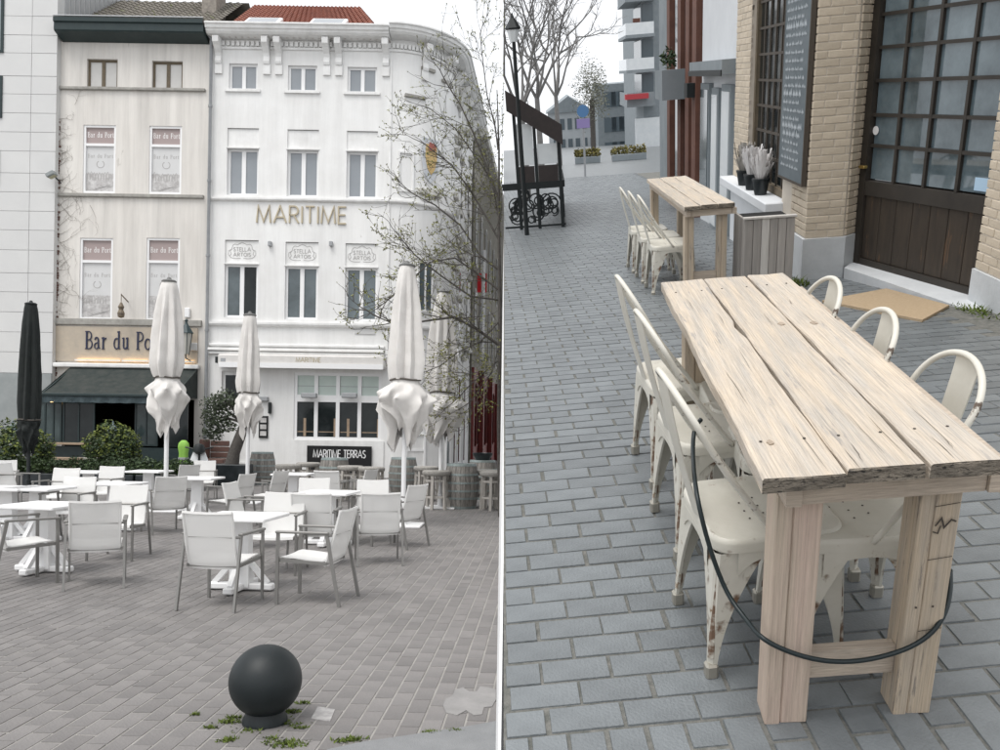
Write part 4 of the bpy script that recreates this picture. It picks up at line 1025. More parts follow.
for i,(px,py,lb) in enumerate(((436,509,'woven-top stool left of the nearest barrel, in front of another stool'),(426,501,'woven-top stool half hidden behind the stool left of the nearest barrel'),(484.5,507,'woven-top stool right of the nearest barrel'),
    (493.5,510,'woven-top stool rightmost of all, at the far right edge of the square'),(288,499,'woven-top stool left of the barrel before the black sign'),(308,495,'woven-top stool directly beside the left of the sign barrel'),
    (371,503,'woven-top stool right of the black sign, nearer the parasol'),(350,501,'woven-top stool just right of the sign barrel'))):
    o = st0 if i == 0 else copy_tree(st0); o.matrix_world = ML(gl(px,py), i*.7); o['label'] = lb; o['group'] = 'woven-top wooden stools'
bs = gl(482,499)
tag(MB().lathe([(.05,.0),(.17,.0),(.24,.12),(.25,.17),(.23,.17),(.15,.04),(.02,.03)],18).build('black_basin', M_['planter_black'], None, True, Matrix.Translation(bs+Vector((0,0,.955)))), 'black basin standing on the barrel at the right', 'basin')

# plants
def leaves(mb, c, rad, n, size, rr, shell=.45, fl=.5, bump=None):
    for _ in range(n):
        while True:
            d = Vector((rr.gauss(0,1), rr.gauss(0,1), rr.gauss(0,1)))
            if d.length > .01: break
        d.normalize(); k = (shell+(1-shell)*rr.random())**.6
        lump = 1+.16*math.sin(5*d.x+3*d.z+c[0]*7)+.13*math.sin(7*d.y-4*d.z+c[1]*5)
        p = Vector((c[0]+d.x*rad[0]*k*lump, c[1]+d.y*rad[1]*k*lump, c[2]+d.z*rad[2]*k*lump))
        a = Vector((rr.gauss(0,1), rr.gauss(0,1), rr.gauss(0,.6))).normalized(); b = (d+Vector((rr.gauss(0,fl),rr.gauss(0,fl),rr.gauss(0,fl)))).cross(a)
        if b.length < .05: continue
        b.normalize(); s = size*rr.uniform(.6,1.3); n_ = a.cross(b)
        mb.add([p-a*s*.5, p+b*s*.26+n_*s*.08, p+a*s*.5, p-b*s*.26+n_*s*.08], [(0,1,2,3)])
    return mb
def shrub(base, label, c, rad, n, size, lm, seed, pl=None, tips=None, cat='shrub'):
    rr = random.Random(seed); t = thing('shrub', label, cat, ML(base))
    st_ = MB()
    for k in range(7):
        a = rr.uniform(0,2*PI); e = (rad[0]*.55*math.cos(a), rad[1]*.55*math.sin(a), c[2]+rad[2]*rr.uniform(-.2,.5))
        st_.tube([(0,0,.1),(e[0]*.4,e[1]*.4,e[2]*.55),e], [.022,.016,.008], 5)
    st_.build('stems', M_['bark'], t)
    leaves(MB(), c, rad, n, size, rr).build('foliage', lm, t)
    if tips: leaves(MB(), (c[0],c[1],c[2]+rad[2]*.25), (rad[0]*.98,rad[1]*.98,rad[2]*.85), n//5, size, rr, .9).build('new_growth', tips, t)
    if pl: MB().cbox(-pl[0],pl[0],-pl[1],pl[1],0,pl[2],.02).build('planter', M_['planter_black'], t)
    return t
sb = gl(18,487); shrub(sb, 'big dark shrub with yellow-tipped leaves at the left edge', (0,0,.95), (.98,.6,.66), 4200, .10, M_['leaf_dark'], 1, (.8,.35,.45), M_['leaf_yellow'])
sb = gl(115,487); shrub(sb, 'round dark glossy shrub in front of the bar opening', (0,0,1.0), (.72,.6,.66), 3600, .10, M_['leaf_dark'], 2, (.4,.35,.45), M_['leaf_yellow'])
hd = gl(115,490)
hg = thing('low_hedge', 'low dark green hedge in planters along the bar terrace', 'hedge', ML(hd))
rr = random.Random(6); hm = MB()
for k in range(12): leaves(hm, (-3.6+k*.49,0.15,.58), (.36,.26,.24), 620, .09, rr, .3)
hm.build('foliage', M_['leaf_dark'], hg)
for k in range(4): MB().cbox(-3.95+k*1.5,-2.5+k*1.5,-.1,.4,0,.40,.02).build('planter', M_['planter_black'], hg)
# post lanterns by the shrubs
for px, lb in ((12,'small grey post lantern above the yellow-tipped shrub'),(112,'small grey post lantern above the round shrub')):
    b = gl(px,482); zt = at(px,424,b.y).z
    t = thing('post_lantern', lb, 'lantern', ML(b), 'post lanterns of the bar terrace')
    MB().tube([(0,0,0),(0,0,zt-.28)], .025, 8).build('post', M_['iron'], t)
    MB().lathe([(.20,zt-.20),(.17,zt-.16),(.07,zt-.06),(.05,zt-.02),(.03,zt),(.015,zt+.08),(.005,zt+.1)], 12).build('lantern_cap', mk('lantern_blue'+str(px), (.20,.25,.29), .5), t)
    MB().lathe([(.10,zt-.36),(.14,zt-.205)], 8).build('lantern_glass', M_['glass_mid'], t)
# olive tree in a black planter
ob_ = gl(233,486); ot = thing('olive_tree', 'olive tree with leaning trunk in a black planter by the white wall', 'tree', ML(ob_))
MB().cbox(-.46,.46,-.34,.34,0,.62,.025).build('planter', M_['planter_black'], ot)
tr = MB(); tr.tube([(-.05,0,.55),(.02,0,.95),(.16,0,1.35),(.30,0,1.75),(.28,0,2.1)], [.20,.16,.15,.13,.07], 10)
for a, b, c in ((-.70,.1,2.2),(-.35,-.3,2.5),(.05,.2,2.5),(-.75,-.1,1.8),(.42,.0,2.4)): tr.tube([(.25,0,1.8),(a*.5+.1,b*.5,(1.9+c)/2+.1),(a,b,c)], [.05,.03,.012], 6)
tr.build('trunk', M_['bark'], ot, True)
cm = MB(); rr = random.Random(8)
for c, r, n in (((-.50,.0,2.05),(.48,.42,.50),800),((-.25,-.1,2.42),(.50,.42,.30),560),((.22,.0,2.35),(.36,.35,.30),380),((-.62,.05,1.55),(.34,.32,.36),380),((-.15,.0,1.7),(.3,.3,.28),160)): leaves(cm, c, r, n, .10, rr, .2)
cm.build('crown', M_['leaf_olive'], ot)
# bench, scooter, vest, benches under the awning
bb = at(215,461,Y0-.55); bn = thing('wall_bench', 'brown upholstered bench against the white house wall', 'bench', ML((bb.x,Y0-.6,0)))
MB().cbox(-.36,.42,-.35,.25,.42,.60,.03).build('seat', M_['bench_brown'], bn); MB().cbox(-.42,-.26,-.3,.3,.60,1.25,.03).build('backrest', M_['bench_brown'], bn)
for k in range(3): MB().cbox(-.25,.40,.26,.33,.62+k*.2,.80+k*.2,.02).build('back_cushion', M_['bench_brown'], bn)
MB().box(-.34,.40,-.30,.22,.0,.42).build('bench_base', M_['brown_frame'], bn)
sc = gl(199,489); s_ = thing('motor_scooter', 'white and black motor scooter parked beside the bar, partly hidden', 'scooter', ML(sc, R_(20)))
for yy, nm in ((-.62,'wheel'),(.60,'wheel')): MB().tube([(0,yy+.20*math.cos(2*PI*k/18),.24+.20*math.sin(2*PI*k/18)) for k in range(18)], .055, 8, closed=True).build(nm, M_['tyre'], s_)
MB().add([(x*wd,-.52+dy,z) for wd,dy,z in ((.12,.02,.32),(.24,.0,.55),(.22,.06,.80),(.14,.12,1.02)) for x in (-1,-.5,0,.5,1)], [(r*5+k,r*5+k+1,r*5+k+6,r*5+k+5) for r in range(3) for k in range(4)]).build('front_cowl', M_['scooter_white'], s_, True)
MB().lathe([(.02,.16),(.11,.13),(.15,.04),(.14,-.06),(.06,-.12)],14,(0,-.50,1.06)).build('headlamp_shell', M_['iron'], s_, True)
MB().tube([(-.34,-.36,1.12),(-.15,-.46,1.08),(.15,-.46,1.08),(.34,-.36,1.12)], .022, 6).build('handlebar', M_['iron'], s_)
MB().cbox(-.16,.16,.0,.72,.45,.78,.06).build('body', M_['iron'], s_); MB().cbox(-.15,.15,-.02,.66,.785,.88,.04).build('saddle', M_['tyre'], s_)
MB().box(-.16,.16,-.42,.02,.28,.34).build('footboard', M_['iron'], s_); MB().tube([(0,-.62,.24),(0,-.5,.6),(0,-.44,1.05)], .03, 8).build('fork', M_['iron'], s_)
vb = gl(183,489); vt = thing('safety_vest', 'lime green safety vest hanging on a short dark stand beside the scooter', 'vest', ML(vb))
MB().lathe([(.02,1.30),(.06,1.29),(.13,1.22),(.15,1.12),(.12,.95),(.13,.65),(.16,.45),(.15,.43),(.02,.44)],16,(0,0,0),lambda a,z:.62+.38*abs(math.cos(a))).build('vest_body', M_['lime'], vt, True)
for zz in (.60,.78): MB().lathe([(.135,zz),(.138,zz),(.138,zz+.06),(.135,zz+.06)],16,(0,0,0),lambda a,z:.64+.38*abs(math.cos(a))).build('reflective_band', M_['steel_grey'], vt, True)
MB().tube([(0,0,0),(0,0,1.3)], .03, 6).lathe([(.18,0),(.18,.03),(.02,.04)],12).build('stand', M_['iron'], vt)
for px, lb, wd in ((66,'low wooden bench under the awning, left one','.5'),(84,'pale low wooden bench under the awning, right one','.42')):
    b = gl(px,481); q = float(wd); t = thing('low_bench', lb, 'bench', ML(b))
    MB().cbox(-q,q,-.15,.15,.62,.70,.01).build('seat', M_['wood_plain' if px == 66 else 'stool_wood'], t)
    for sx_ in (-1,1): MB().box(sx_*q*.8-.03,sx_*q*.8+.03,-.12,.12,0,.62).build('leg', M_['wood_plain'], t)
# bollard
bc = gl(265,722); bo = thing('bollard', 'black ball-shaped iron bollard on the paving in front', 'bollard', ML(bc))
rb_ = 35.4*bc.y/FPX; zb_ = at(265,680.5,bc.y).z
MB().lathe([(rb_*math.sin(PI*k/40)+1e-7, zb_-rb_*math.cos(PI*k/40)) for k in range(3,41)], 56).build('ball', M_['bollard'], bo, 'all')
MB().lathe([(rb_*.62,-.02),(rb_*.62,.02),(rb_*.54,.05),(rb_*.52,zb_-rb_*.8)], 40).build('foot', M_['bollard'], bo, True)
rr = random.Random(12)
for i,(px,py,r,n) in enumerate(((234,718,.03,60),(229,722,.04,80),(290,712,.04,70),(302,703,.03,50),(246,731,.05,50),(286,744,.07,200),(225,741,.03,50),(272,738,.03,30),(346,741,.05,90),(358,739,.04,60),(430,733,.03,50),(455,731,.03,60),(195,715,.02,40),(211,728,.02,40),(232,739,.02,30),(262,724,.16,70),(284,724,.06,60),(300,728,.02,30))):
    m = MB(); c = gl(px,py)
    for k in range(int(n*1.1)):
        a = rr.uniform(0,2*PI); q = r*rr.random()*1.1; x, y = math.cos(a)*q*1.6, math.sin(a)*q*.8; h = rr.uniform(.004,.02); b = rr.uniform(0,PI); wd = .007
        m.add([(x-wd*math.cos(b),y-wd*math.sin(b),0),(x+wd*math.cos(b),y+wd*math.sin(b),0),(x+rr.uniform(-.02,.02),y+rr.uniform(-.02,.02),h)],[(0,1,2)])
    if i == 0: allm = MB()
    allm.add([(v[0]+c.x,v[1]+c.y,v[2]) for v in m.v], m.f)
tag(allm.build('moss_tufts', M_['moss'], None), 'green moss tufts in the joints around the bollard', 'moss', kind='stuff')
# budding tree at the right of the square
tb_ = gl(500.5,517); TY = tb_.y
tre = thing('budding_tree', 'thin budding tree reaching over the rounded corner of the white house', 'tree', ML(tb_))
rr = random.Random(21); tm = MB(); bm = MB()
def rel(px, py, dy=0): return at(px, py, TY+dy)-tb_
tm.tube([(0,0,0),rel(499,420),rel(500,330),rel(499,240),rel(499,150),rel(497,90)], [.05,.042,.036,.028,.018,.008], 8)
def bud(p):
    for _ in range(rr.choice((1,2,2,3))):
        a = Vector((rr.gauss(0,1),rr.gauss(0,1),rr.gauss(0,1))).normalized(); b = a.orthogonal().normalized(); s = rr.uniform(.022,.05)
        q = p+a*s*.4; bm.add([q-a*s*.5,q+b*s*.3,q+a*s*.5,q-b*s*.3],[(0,1,2,3)])
def twig(p, d, ln, r, lev):
    pts = [p]; q = p
    for k in range(5):
        d = (d+Vector((rr.gauss(0,.16),rr.gauss(0,.16),rr.gauss(0.03,.16)))).normalized(); q = q+d*ln/5
        if q.x > -tb_.x + (499-PPX)/FPX*(TY+q.y) - .02: q.x = -tb_.x + (499-PPX)/FPX*(TY+q.y) - .02
        pts.append(q)
        if lev and rr.random() < .58:
            e = (d*.75+Vector((rr.gauss(-.15,.5),rr.gauss(0,.5),rr.gauss(.12,.5)))).normalized(); twig(q, e, ln*rr.uniform(.42,.7), r*.62, lev-1)
        if lev <= 1 and rr.random() < .28: bud(q)
    tm.tube(pts, [max(.0026, r*(1-.15*k)) for k in range(6)], 5 if r > .012 else 4, False)
    if lev <= 1: bud(q)
LIMB = [([(499,345),(478,330),(455,317),(425,321),(400,326),(380,318)],.040), ([(499,300),(470,296),(440,275),(415,255),(402,240)],.026), ([(499,270),(480,255),(460,225),(435,205),(417,196)],.03),
 ([(499,240),(485,215),(470,190),(452,165),(432,150)],.03), ([(499,200),(488,170),(472,130),(460,104),(447,84)],.03), ([(498,150),(495,125),(487,95),(483,62),(480,34)],.02),
 ([(499,322),(480,342),(458,352),(440,366),(425,372)],.02), ([(499,360),(487,370),(470,385),(458,398)],.018), ([(499,290),(475,272),(455,258),(430,262),(404,287),(388,300)],.028), ([(499,220),(492,180),(478,160),(455,128),(432,110)],.02),
 ([(499,345),(492,372),(478,392),(470,402)],.016)]
for li,(pl_,r) in enumerate(LIMB):
    dy = rr.uniform(-.8,.6); pts = [rel(px,py,dy*k/max(1,len(pl_)-1)) for k,(px,py) in enumerate(pl_)]
    tm.tube(pts, [r*.8*(1-.13*k) for k in range(len(pts))], 6, False)
    for k in range(1,len(pts)):
        d0 = (pts[k]-pts[k-1]).normalized()
        for _ in range(4):
            p = pts[k-1].lerp(pts[k], rr.random())
            e = (d0*.6+Vector((rr.gauss(-.25,.5),rr.gauss(0,.6),rr.gauss(.05,.6)))).normalized(); twig(p, e, rr.uniform(.45,1.05), r*.26, 2)
    twig(pts[-1], (pts[-1]-pts[-2]).normalized(), .7, r*.4, 2)
tm.build('trunk', M_['bark'], tre); tag(bm.build('buds', M_['bud'], tre), kind='stuff')

# ================================================================== THE SIDE STREET (right): rises beside the square
def rray(px, py):
    a = ((px-PPX)/FPX, (py-PPY)/FPX, 1.0)
    return tuple(sum(RR[i][j]*a[i] for i in range(3)) for j in range(3))      # street axes: right, down, forward
def rg(px, py):                    # point on the falling street surface
    d = rray(px,py); lo, hi = .3, 400.0
    f_ = lambda t: HR-d[1]*t-zg(d[2]*t)
    for _ in range(60):
        m = (lo+hi)/2
        if f_(m) > 0: lo = m
        else: hi = m
    return (d[0]*lo, d[2]*lo)
def rv(px, py, v):
    d = rray(px,py); t = v/d[2]; return d[0]*t, HR-d[1]*t
mk('paver_r', (.172,.188,.198), .40, (.13,.143,.151), 7, bump=.22, bscale=120, island=.11, spots=(.30,.31,.32), spot_scale=95, spot_t=.67, spec=.7)
mk('joint_r', (.20,.195,.18), .95, (.10,.105,.095), 30, bump=.4, bscale=150, spots=(.10,.13,.05), spot_scale=16, spot_t=.66)
M_['street_far'] = brick_far('street_far', (.18,.195,.203), (.14,.153,.161), (.15,.15,.145), .2, .1, R_(-5))
M_['street_far'].node_tree.nodes['Principled BSDF'].inputs['Roughness'].default_value = .40
M_['street_far'].node_tree.nodes['Principled BSDF'].inputs['Specular IOR Level'].default_value = .7
mk('divider_white', (.82,.82,.82), .8)
mk('wood_top', (.64,.54,.425), .8, (.49,.45,.40), 5, det=9, bump=.35, bscale=26, stretch=(7,.55,7), spots=(.40,.365,.33), spot_scale=6, spot_t=.60, island=.12, grain=((300,5.0,300),.38))
mk('wood_leg', (.58,.47,.345), .8, (.45,.39,.32), 5, det=9, bump=.3, bscale=26, stretch=(7,7,.6), spots=(.27,.235,.20), spot_scale=7, spot_t=.58, grain=((230,230,4.0),.34))
mk('wood_pink', (.62,.475,.40), .8, (.52,.445,.35), 2.2, det=9, bump=.3, bscale=26, stretch=(5,5,.6), grain=((230,230,4.0),.34))
mk('wood_rail', (.56,.475,.385), .8, (.44,.375,.31), 5, det=9, bump=.3, bscale=26, stretch=(.6,7,7), grain=((4,230,230),.34))
mk('wood_end', (.13,.115,.095), .95, (.30,.26,.21), 22, bump=1.0, bscale=60, spots=(.05,.045,.04), spot_scale=45, spot_t=.56, stretch=(1,1,2.2))
mk('crack', (.07,.06,.05), .95); mk('knot', (.30,.24,.185), .9, (.42,.35,.28), 60)
mk('chipped_white', (.66,.64,.575), .42, (.56,.54,.47), 5, bump=.06, bscale=50, spots=(.28,.19,.12), spot_scale=9, spot_t=.62, edge=(.16,.10,.065))
mk('chipped_hoop', (.68,.66,.60), .4, (.58,.56,.49), 7, spots=(.11,.08,.06), spot_scale=12, spot_t=.565)
mk('rubber', (.012,.02,.022), .35)
mk('bare_metal', (.40,.38,.33), .45, metal=.6)
mk('yellow_brick', (.62,.54,.43), .85, (.56,.48,.375), 14, bump=.2, bscale=60, island=.08)
mk('mortar', (.66,.60,.52), .95, (.60,.545,.47), 9)
mk('bluestone', (.60,.62,.635), .8, (.52,.54,.555), 5, bump=.15)
mk('door_wood', (.058,.044,.032), .6, (.035,.028,.022), 4, stretch=(5,5,.6), spots=(.10,.06,.035), spot_scale=3, spot_t=.6)
mk('door_frame', (.045,.038,.031), .55, (.03,.026,.022), 5)
mk('door_glass', (.03,.05,.06), .04, (.22,.28,.31), 1.1, spec=.8)
mk('brass', (.5,.35,.12), .3, metal=.8)
mk('coir', (.47,.36,.24), .95, (.40,.30,.19), 60, bump=.6, bscale=200)
mk('slate_board', (.10,.125,.14), .8, (.16,.185,.20), 3)
mk('chalk', (.42,.46,.49), .95)
mk('lattice', (.07,.058,.046), .6)
mk('brown_clad', (.17,.075,.05), .7, (.12,.055,.04), 6)
mk('white_wall2', (.70,.72,.74), .85, (.64,.66,.68), 3)
mk('plank_grey', (.36,.335,.31), .85, (.27,.255,.24), 5, det=8, stretch=(7,7,.6), island=.18)
mk('plank_white', (.55,.53,.50), .85, (.42,.40,.375), 5, det=8, stretch=(7,7,.6))
mk('far_grey', (.27,.30,.32), .8, (.22,.25,.265), 2); mk('far_glass', (.10,.13,.15), .2, spec=.8)
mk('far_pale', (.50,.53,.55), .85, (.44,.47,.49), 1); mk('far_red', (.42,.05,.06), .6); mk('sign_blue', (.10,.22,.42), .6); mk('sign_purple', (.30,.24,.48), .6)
mk('plant_ochre', (.20,.16,.05), .8, (.13,.13,.04), 9, island=.3)
mk('twig_r', (.17,.165,.16), .9, (.23,.225,.22), 9)
mk('canopy_dark', (.05,.04,.038), .8, (.035,.03,.03), 6)
mk('clear_sheet', (.66,.70,.72), .25, (.75,.78,.79), 2)

VS = [.75,1.1,1.5,2,2.8,3.0,3.3,3.6,3.8,4.5,6,8,10,13.9,14.1,17,22,30,40,55,75,100,140]
st_v = []; st_f = []
for v in VS: st_v += [(seam(v, zg(v))+.002*v, v, zg(v)-.018), (16, v, zg(v)-.018)]
for i in range(len(VS)-1): st_f.append((2*i,2*i+1,2*i+3,2*i+2))
street = MB().add(st_v, st_f).build('street', M_['street_far'], None, False, MR); tag(street, kind='structure')
bdv = []; bdf = []
VB = [v for v in VS if v < 23]+[29.6]
for v in VB: bdv += [(seam(v, zg(v))+.002*v+.001, v, zg(v)-.001), (3.6, v, zg(v)-.001)]
for i in range(len(VB)-1): bdf.append((2*i,2*i+1,2*i+3,2*i+2))
bed_r = MB().add(bdv, bdf).build('street_bed', M_['joint_r'], None, False, MR); tag(bed_r, kind='structure')
# added divider: a white wall shaped into a thin line between street and square
MRI = MR.inverted(); ev = []; ef = []
for i, v in enumerate(VS):
    tp = _rw(seam(v, zg(v)-.018)+.002*v, v, zg(v)-.018); tp2 = _rw(seam(v, zg(v)-.3)+.002*v, v, zg(v)-.3)
    ax = (500.6-PPX)/FPX
    bt = Vector((ax*tp.y, tp.y, -.03 if v < 14 else tp.z-.35)); up_x = tp.x
    tp_ = Vector((ax*tp.y+.0030*tp.y, tp.y, tp.z+.01))
    ev += [tuple(bt), tuple(tp_), tuple(tp_+Vector((.004+.002*v,0,0))), tuple(bt+Vector((.06+.01*v+.003*tp.y,0,0)))]
for i in range(len(VS)-1):
    a = 4*i
    for k in range(4): ef.append((a+k, a+4+k, a+4+(k+1)%4, a+(k+1)%4))
ef += [(0,1,2,3), (len(VS)*4-4, len(VS)*4-1, len(VS)*4-2, len(VS)*4-3)]
tag(MB().add(ev, ef).build('divider_wall', M_['divider_white'], None), 'narrow white dividing strip added down the middle between square and street', 'wall')
for v in (20.0, 30.0, 42.0, 58.0, 80.0):       # pillars that carry the street where the wall stops
    tp = _rw(seam(v, zg(v))+1.6+.01*v, v, zg(v)-.4); MB().tube([(tp.x,tp.y,-.03),(tp.x,tp.y,tp.z+.2)], .35, 12).build('pillar', M_['concrete_patch'], bpy.data.objects['divider_wall'])
# front of the embankment below the street
f0 = _rw(seam(.75,0)+.0015, .75, -.018); f1 = _rw(16, .75, -.018)
tag(MB().quad(tuple(f0), (f0.x,f0.y,-.05), (f1.x,f1.y,-.05), tuple(f1)).build('embankment', M_['concrete_patch']), kind='structure')
# pavers of the street
rl = random.Random(17); cells = []; A2 = R_(5)
ca, sa = math.cos(A2), math.sin(A2)
def addc(u, q, lx, ly):
    x = u*ca-q*sa; v = 1.66+u*sa+q*ca
    if v < .95 or v > 30 or x > 2.6+max(0,(4.5-v))*.3 : return
    lim_ = seam(v, zg(v))+.002*v+.006
    if x+.5*lx < lim_+.03: return
    if x-.5*lx < lim_:
        r_ = x+.5*lx; lx = r_-lim_; x = r_-.5*lx
    if 13 < v and x < -.2: pass
    cells.append((x, v, A2, lx, ly, zg(v)+.0035, -SLOPE if v > 3.3 else 0))
for j in range(0, 305):
    for i in range(-14, 30):
        q = j*.097+.048; u = i*.197+(.0985 if j % 2 else 0)+rl.uniform(-.004,.004); addc(u, q, .192, .0925)
for j in range(1, 5):
    for i in range(-30, 30):
        addc(i*.099+rl.uniform(-.003,.003), -j*.197+.098+(.0985 if i % 2 else 0)*1.0-.0985*0, .0925, .189) if not (j == 1 and i % 2) else addc(i*.099, -.05, .0925, .089)
cells.sort(key=lambda c: abs(c[1]-1.45)+(3 if (c[0] > 1.15 and c[1] < 2.2) or c[1] < 1.42 else 0))
lay_pavers(bed_r, M_['paver_r'], rl, cells, 300, 'pavers', .0015)

# ---- rustic table
def make_rtable(M, label, W, L, H, ws, sk, mats, nseg=26, seed=1, leg=None, group=None, detail=True):
    lz_ = leg[4]+.02
    t = thing('plank_table', label, 'table', M, group); rr = random.Random(seed); th = .034
    xs = [0]+ws+[W]
    for k in range(len(xs)-1):
        a, b = xs[k]+(.003 if k else 0), xs[k+1]-(.003 if k < len(xs)-2 else 0); vs = []; fs = []
        e0, e1 = rr.uniform(-.008,.008), rr.uniform(-.012,.012); ph = rr.uniform(0,6)
        dz = rr.uniform(-.003,.003)
        for i in range(nseg+1):
            y = e0+(L+e1-e0)*i/nseg
            oa = .0022*math.sin(9*y+ph)+.001*math.sin(31*y); ob2 = .0022*math.sin(8*y+ph+2)+.001*math.sin(27*y+1)
            if k == 0 and len(xs) > 3: ob2 -= .016*math.exp(-((y-L*.60)/.045)**2)       # knot bitten out of the joint
            if k == 1 and len(xs) > 3: oa += .006*math.exp(-((y-L*.57)/.06)**2)
            x0_, x1_ = a+oa, b+ob2; ch = .004
            prof = [(x0_,-th),(x0_,-ch),(x0_+ch,0),((x0_+x1_)/2,-.001+.002*math.sin(3*y+ph)),(x1_-ch,0),(x1_,-ch),(x1_,-th)]
            for x, z in prof: vs.append((x, y+sk*x+(rr.uniform(-.004,.004) if i in (0,nseg) else 0), H+z+dz))
        n_ = 7
        for i in range(nseg):
            for q in range(n_): r2 = (q+1)%n_; fs.append((i*n_+q, i*n_+r2, (i+1)*n_+r2, (i+1)*n_+q))
        m = MB().add(vs, fs)
        pk = m.build('plank', mats[0], t)
        e = MB().add([tuple(Vector(p)+Vector((0,-.0008,0))) for p in vs[:7]], [(6,5,4,3,2,1,0)]); e.build('end_grain', M_['wood_end'], pk); MB().add(vs[-7:], [(0,1,2,3,4,5,6)]).build('end_grain', M_['wood_end'], pk)
        if detail:
            cr_ = MB()
            for c_ in range(5):
                x = rr.uniform(a+.02,b-.02); y = rr.choice((rr.uniform(0,.06), rr.uniform(.1,L-.3))); ln_ = rr.uniform(.04,.28); y2 = min(L-.01,y+ln_)
                pts = [(x+.004*math.sin(6*q+c_)+rr.uniform(-.001,.001), y+(y2-y)*q/5) for q in range(6)]
                wd = rr.uniform(.0004,.0009)
                vv = [(px_-wd*math.sin(PI*(q+.15)/5.3), py_+sk*px_, H+dz+.0016) for q,(px_,py_) in enumerate(pts)]+[(px_+wd*math.sin(PI*(q+.15)/5.3), py_+sk*px_, H+dz+.0016) for q,(px_,py_) in enumerate(pts)]
                cr_.add(vv, [(q,q+6,q+7,q+1) for q in range(5)])
            tag(cr_.build('cracks', M_['crack'], pk), kind='stuff')
            for c_ in range(1):
                x = rr.uniform(a+.03,b-.03); y = rr.uniform(.15,L-.15); kr = rr.uniform(.007,.014)
                MB().zprism([(x+kr*(.8+.2*math.sin(3*q+c_))*math.cos(q*PI/7), y+sk*x+kr*1.7*(.85+.15*math.cos(2*q))*math.sin(q*PI/7)) for q in range(14)], H+dz-.002, H+dz+.0014).build('knot', M_['knot'], pk)
            for yy in (lz_+.03, L-lz_-.03):
                for xx in (a+.035, b-.035): MB().lathe([(.0001,.0016),(.0035,.0016),(.0035,0)],8,(xx,yy+sk*xx,H+dz)).build('screw_head', M_['crack'], pk)
    lx0, lw0, lx1, lw1, lz, ld, ht = leg
    S = lambda x, y: y+sk*x
    def post(name, x, w_, y, m1, m2):
        y_ = S(x+w_/2, y)
        o = MB().cbox(x, x+w_*.36, y_-.003, y_+ld, 0, ht, .003).build(name, m1, t)
        MB().cbox(x+w_*.36+.0012, x+w_, y_, y_+ld*.96, .002, ht-.004, .003).build('leg_board', m2, o)
        return o
    post('leg', lx0, lw0, lz, mats[1], mats[1]); post('leg', lx1, lw1, lz, mats[2], mats[2])
    post('leg', lx0, lw0, L-lz-ld, mats[2], mats[2]); post('leg', lx1, lw1, L-lz-ld, mats[2], mats[2])
    z1 = H-th-.006
    for yy in (lz-.05, L-lz-.0):
        y0 = S(0,yy)
        m = MB(); x0_, x1_ = lx0+.042, lx1+lw1+.022
        m.add([(x, S(x,yy)+dy, z) for x in (x0_,x1_) for dy in (0,.045) for z in (ht+.002, z1)], [(0,1,3,2),(4,6,7,5),(0,4,5,1),(2,3,7,6),(0,2,6,4),(1,5,7,3)])
        m.build('end_rail', mats[3], t)
    for x in (lx0+.004, lx1+lw1+.024):
        MB().add([(x+dx, S(x,yy), z) for dx in (0,.034) for yy in (lz-.06, L-lz+.05) for z in (ht+.003, z1-.001)], [(0,1,3,2),(4,6,7,5),(0,4,5,1),(2,3,7,6),(0,2,6,4),(1,5,7,3)]).build('side_rail', mats[3], t)
    for yy in (lz+ld*.35, L-lz-ld*.7):
        x0_, x1_ = lx0+lw0+.001, lx1-.001
        MB().add([(x, S(x,yy)+dy, z) for x in (x0_,x1_) for dy in (0,.03) for z in (.115,.195)], [(0,1,3,2),(4,6,7,5),(0,4,5,1),(2,3,7,6),(0,2,6,4),(1,5,7,3)]).build('stretcher', mats[3], t)
    if detail:
        for x, y in ((lx1+.02,lz),(lx1+.06,lz)):
            MB().lathe([(.003,0),(.003,.001)],6).xf(Matrix.Translation((x,S(x,y)-.004,.33))@Matrix.Rotation(PI/2,4,'X')).build('nail_head', M_['crack'], t)
        sm = MB(); xb = lx1+lw1*.42; yb2 = S(xb,lz)-.0045                 # scuffed stamp marks on the right leg
        ribbon(sm, [(xb,.55),(xb+.012,.57),(xb+.020,.545),(xb+.034,.565),(xb+.045,.56)], .004, .0005, yb2)
        ribbon(sm, [(xb-.004,.535),(xb+.008,.53),(xb+.012,.55)], .003, .0005, yb2+.0006)
        for zz in (.60,.46,.26): ribbon(sm, [(xb-.006,zz),(xb+.048,zz+.008)], .0018, .0005, yb2+.0002)
        sm.build('stamp_marks', M_['crack'], t)
    return t
WM = (M_['wood_top'], M_['wood_pink'], M_['wood_leg'], M_['wood_rail'])
make_rtable(MRz(.384,1.533,0,0), 'long table of three weathered planks on thick legs in the foreground', .485, 1.737, .77, [.17,.339], .06, WM, leg=(.065,.105,.389,.092,.125,.085,.655))
make_rtable(MRz(.985,6.8,R_(2.6)), 'second weathered plank table farther up the street, with three chairs', .40, 2.0, .75, [.13,.27], .0, (M_['wood_top'],M_['wood_leg'],M_['wood_leg'],M_['wood_rail']), seed=4, leg=(.02,.075,.29,.075,.08,.08,.66), detail=False)

def smooth_path(p, n=4):
    r = []; P = [Vector(q) for q in p]
    for i in range(len(P)-1):
        a, b, c, d = P[max(i-1,0)], P[i], P[i+1], P[min(i+2,len(P)-1)]
        for k in range(n):
            s = k/n; r.append(.5*((2*b)+(c-a)*s+(2*a-5*b+4*c-d)*s*s+(3*b-a-3*c+d)*s**3))
    return r+[P[-1]]
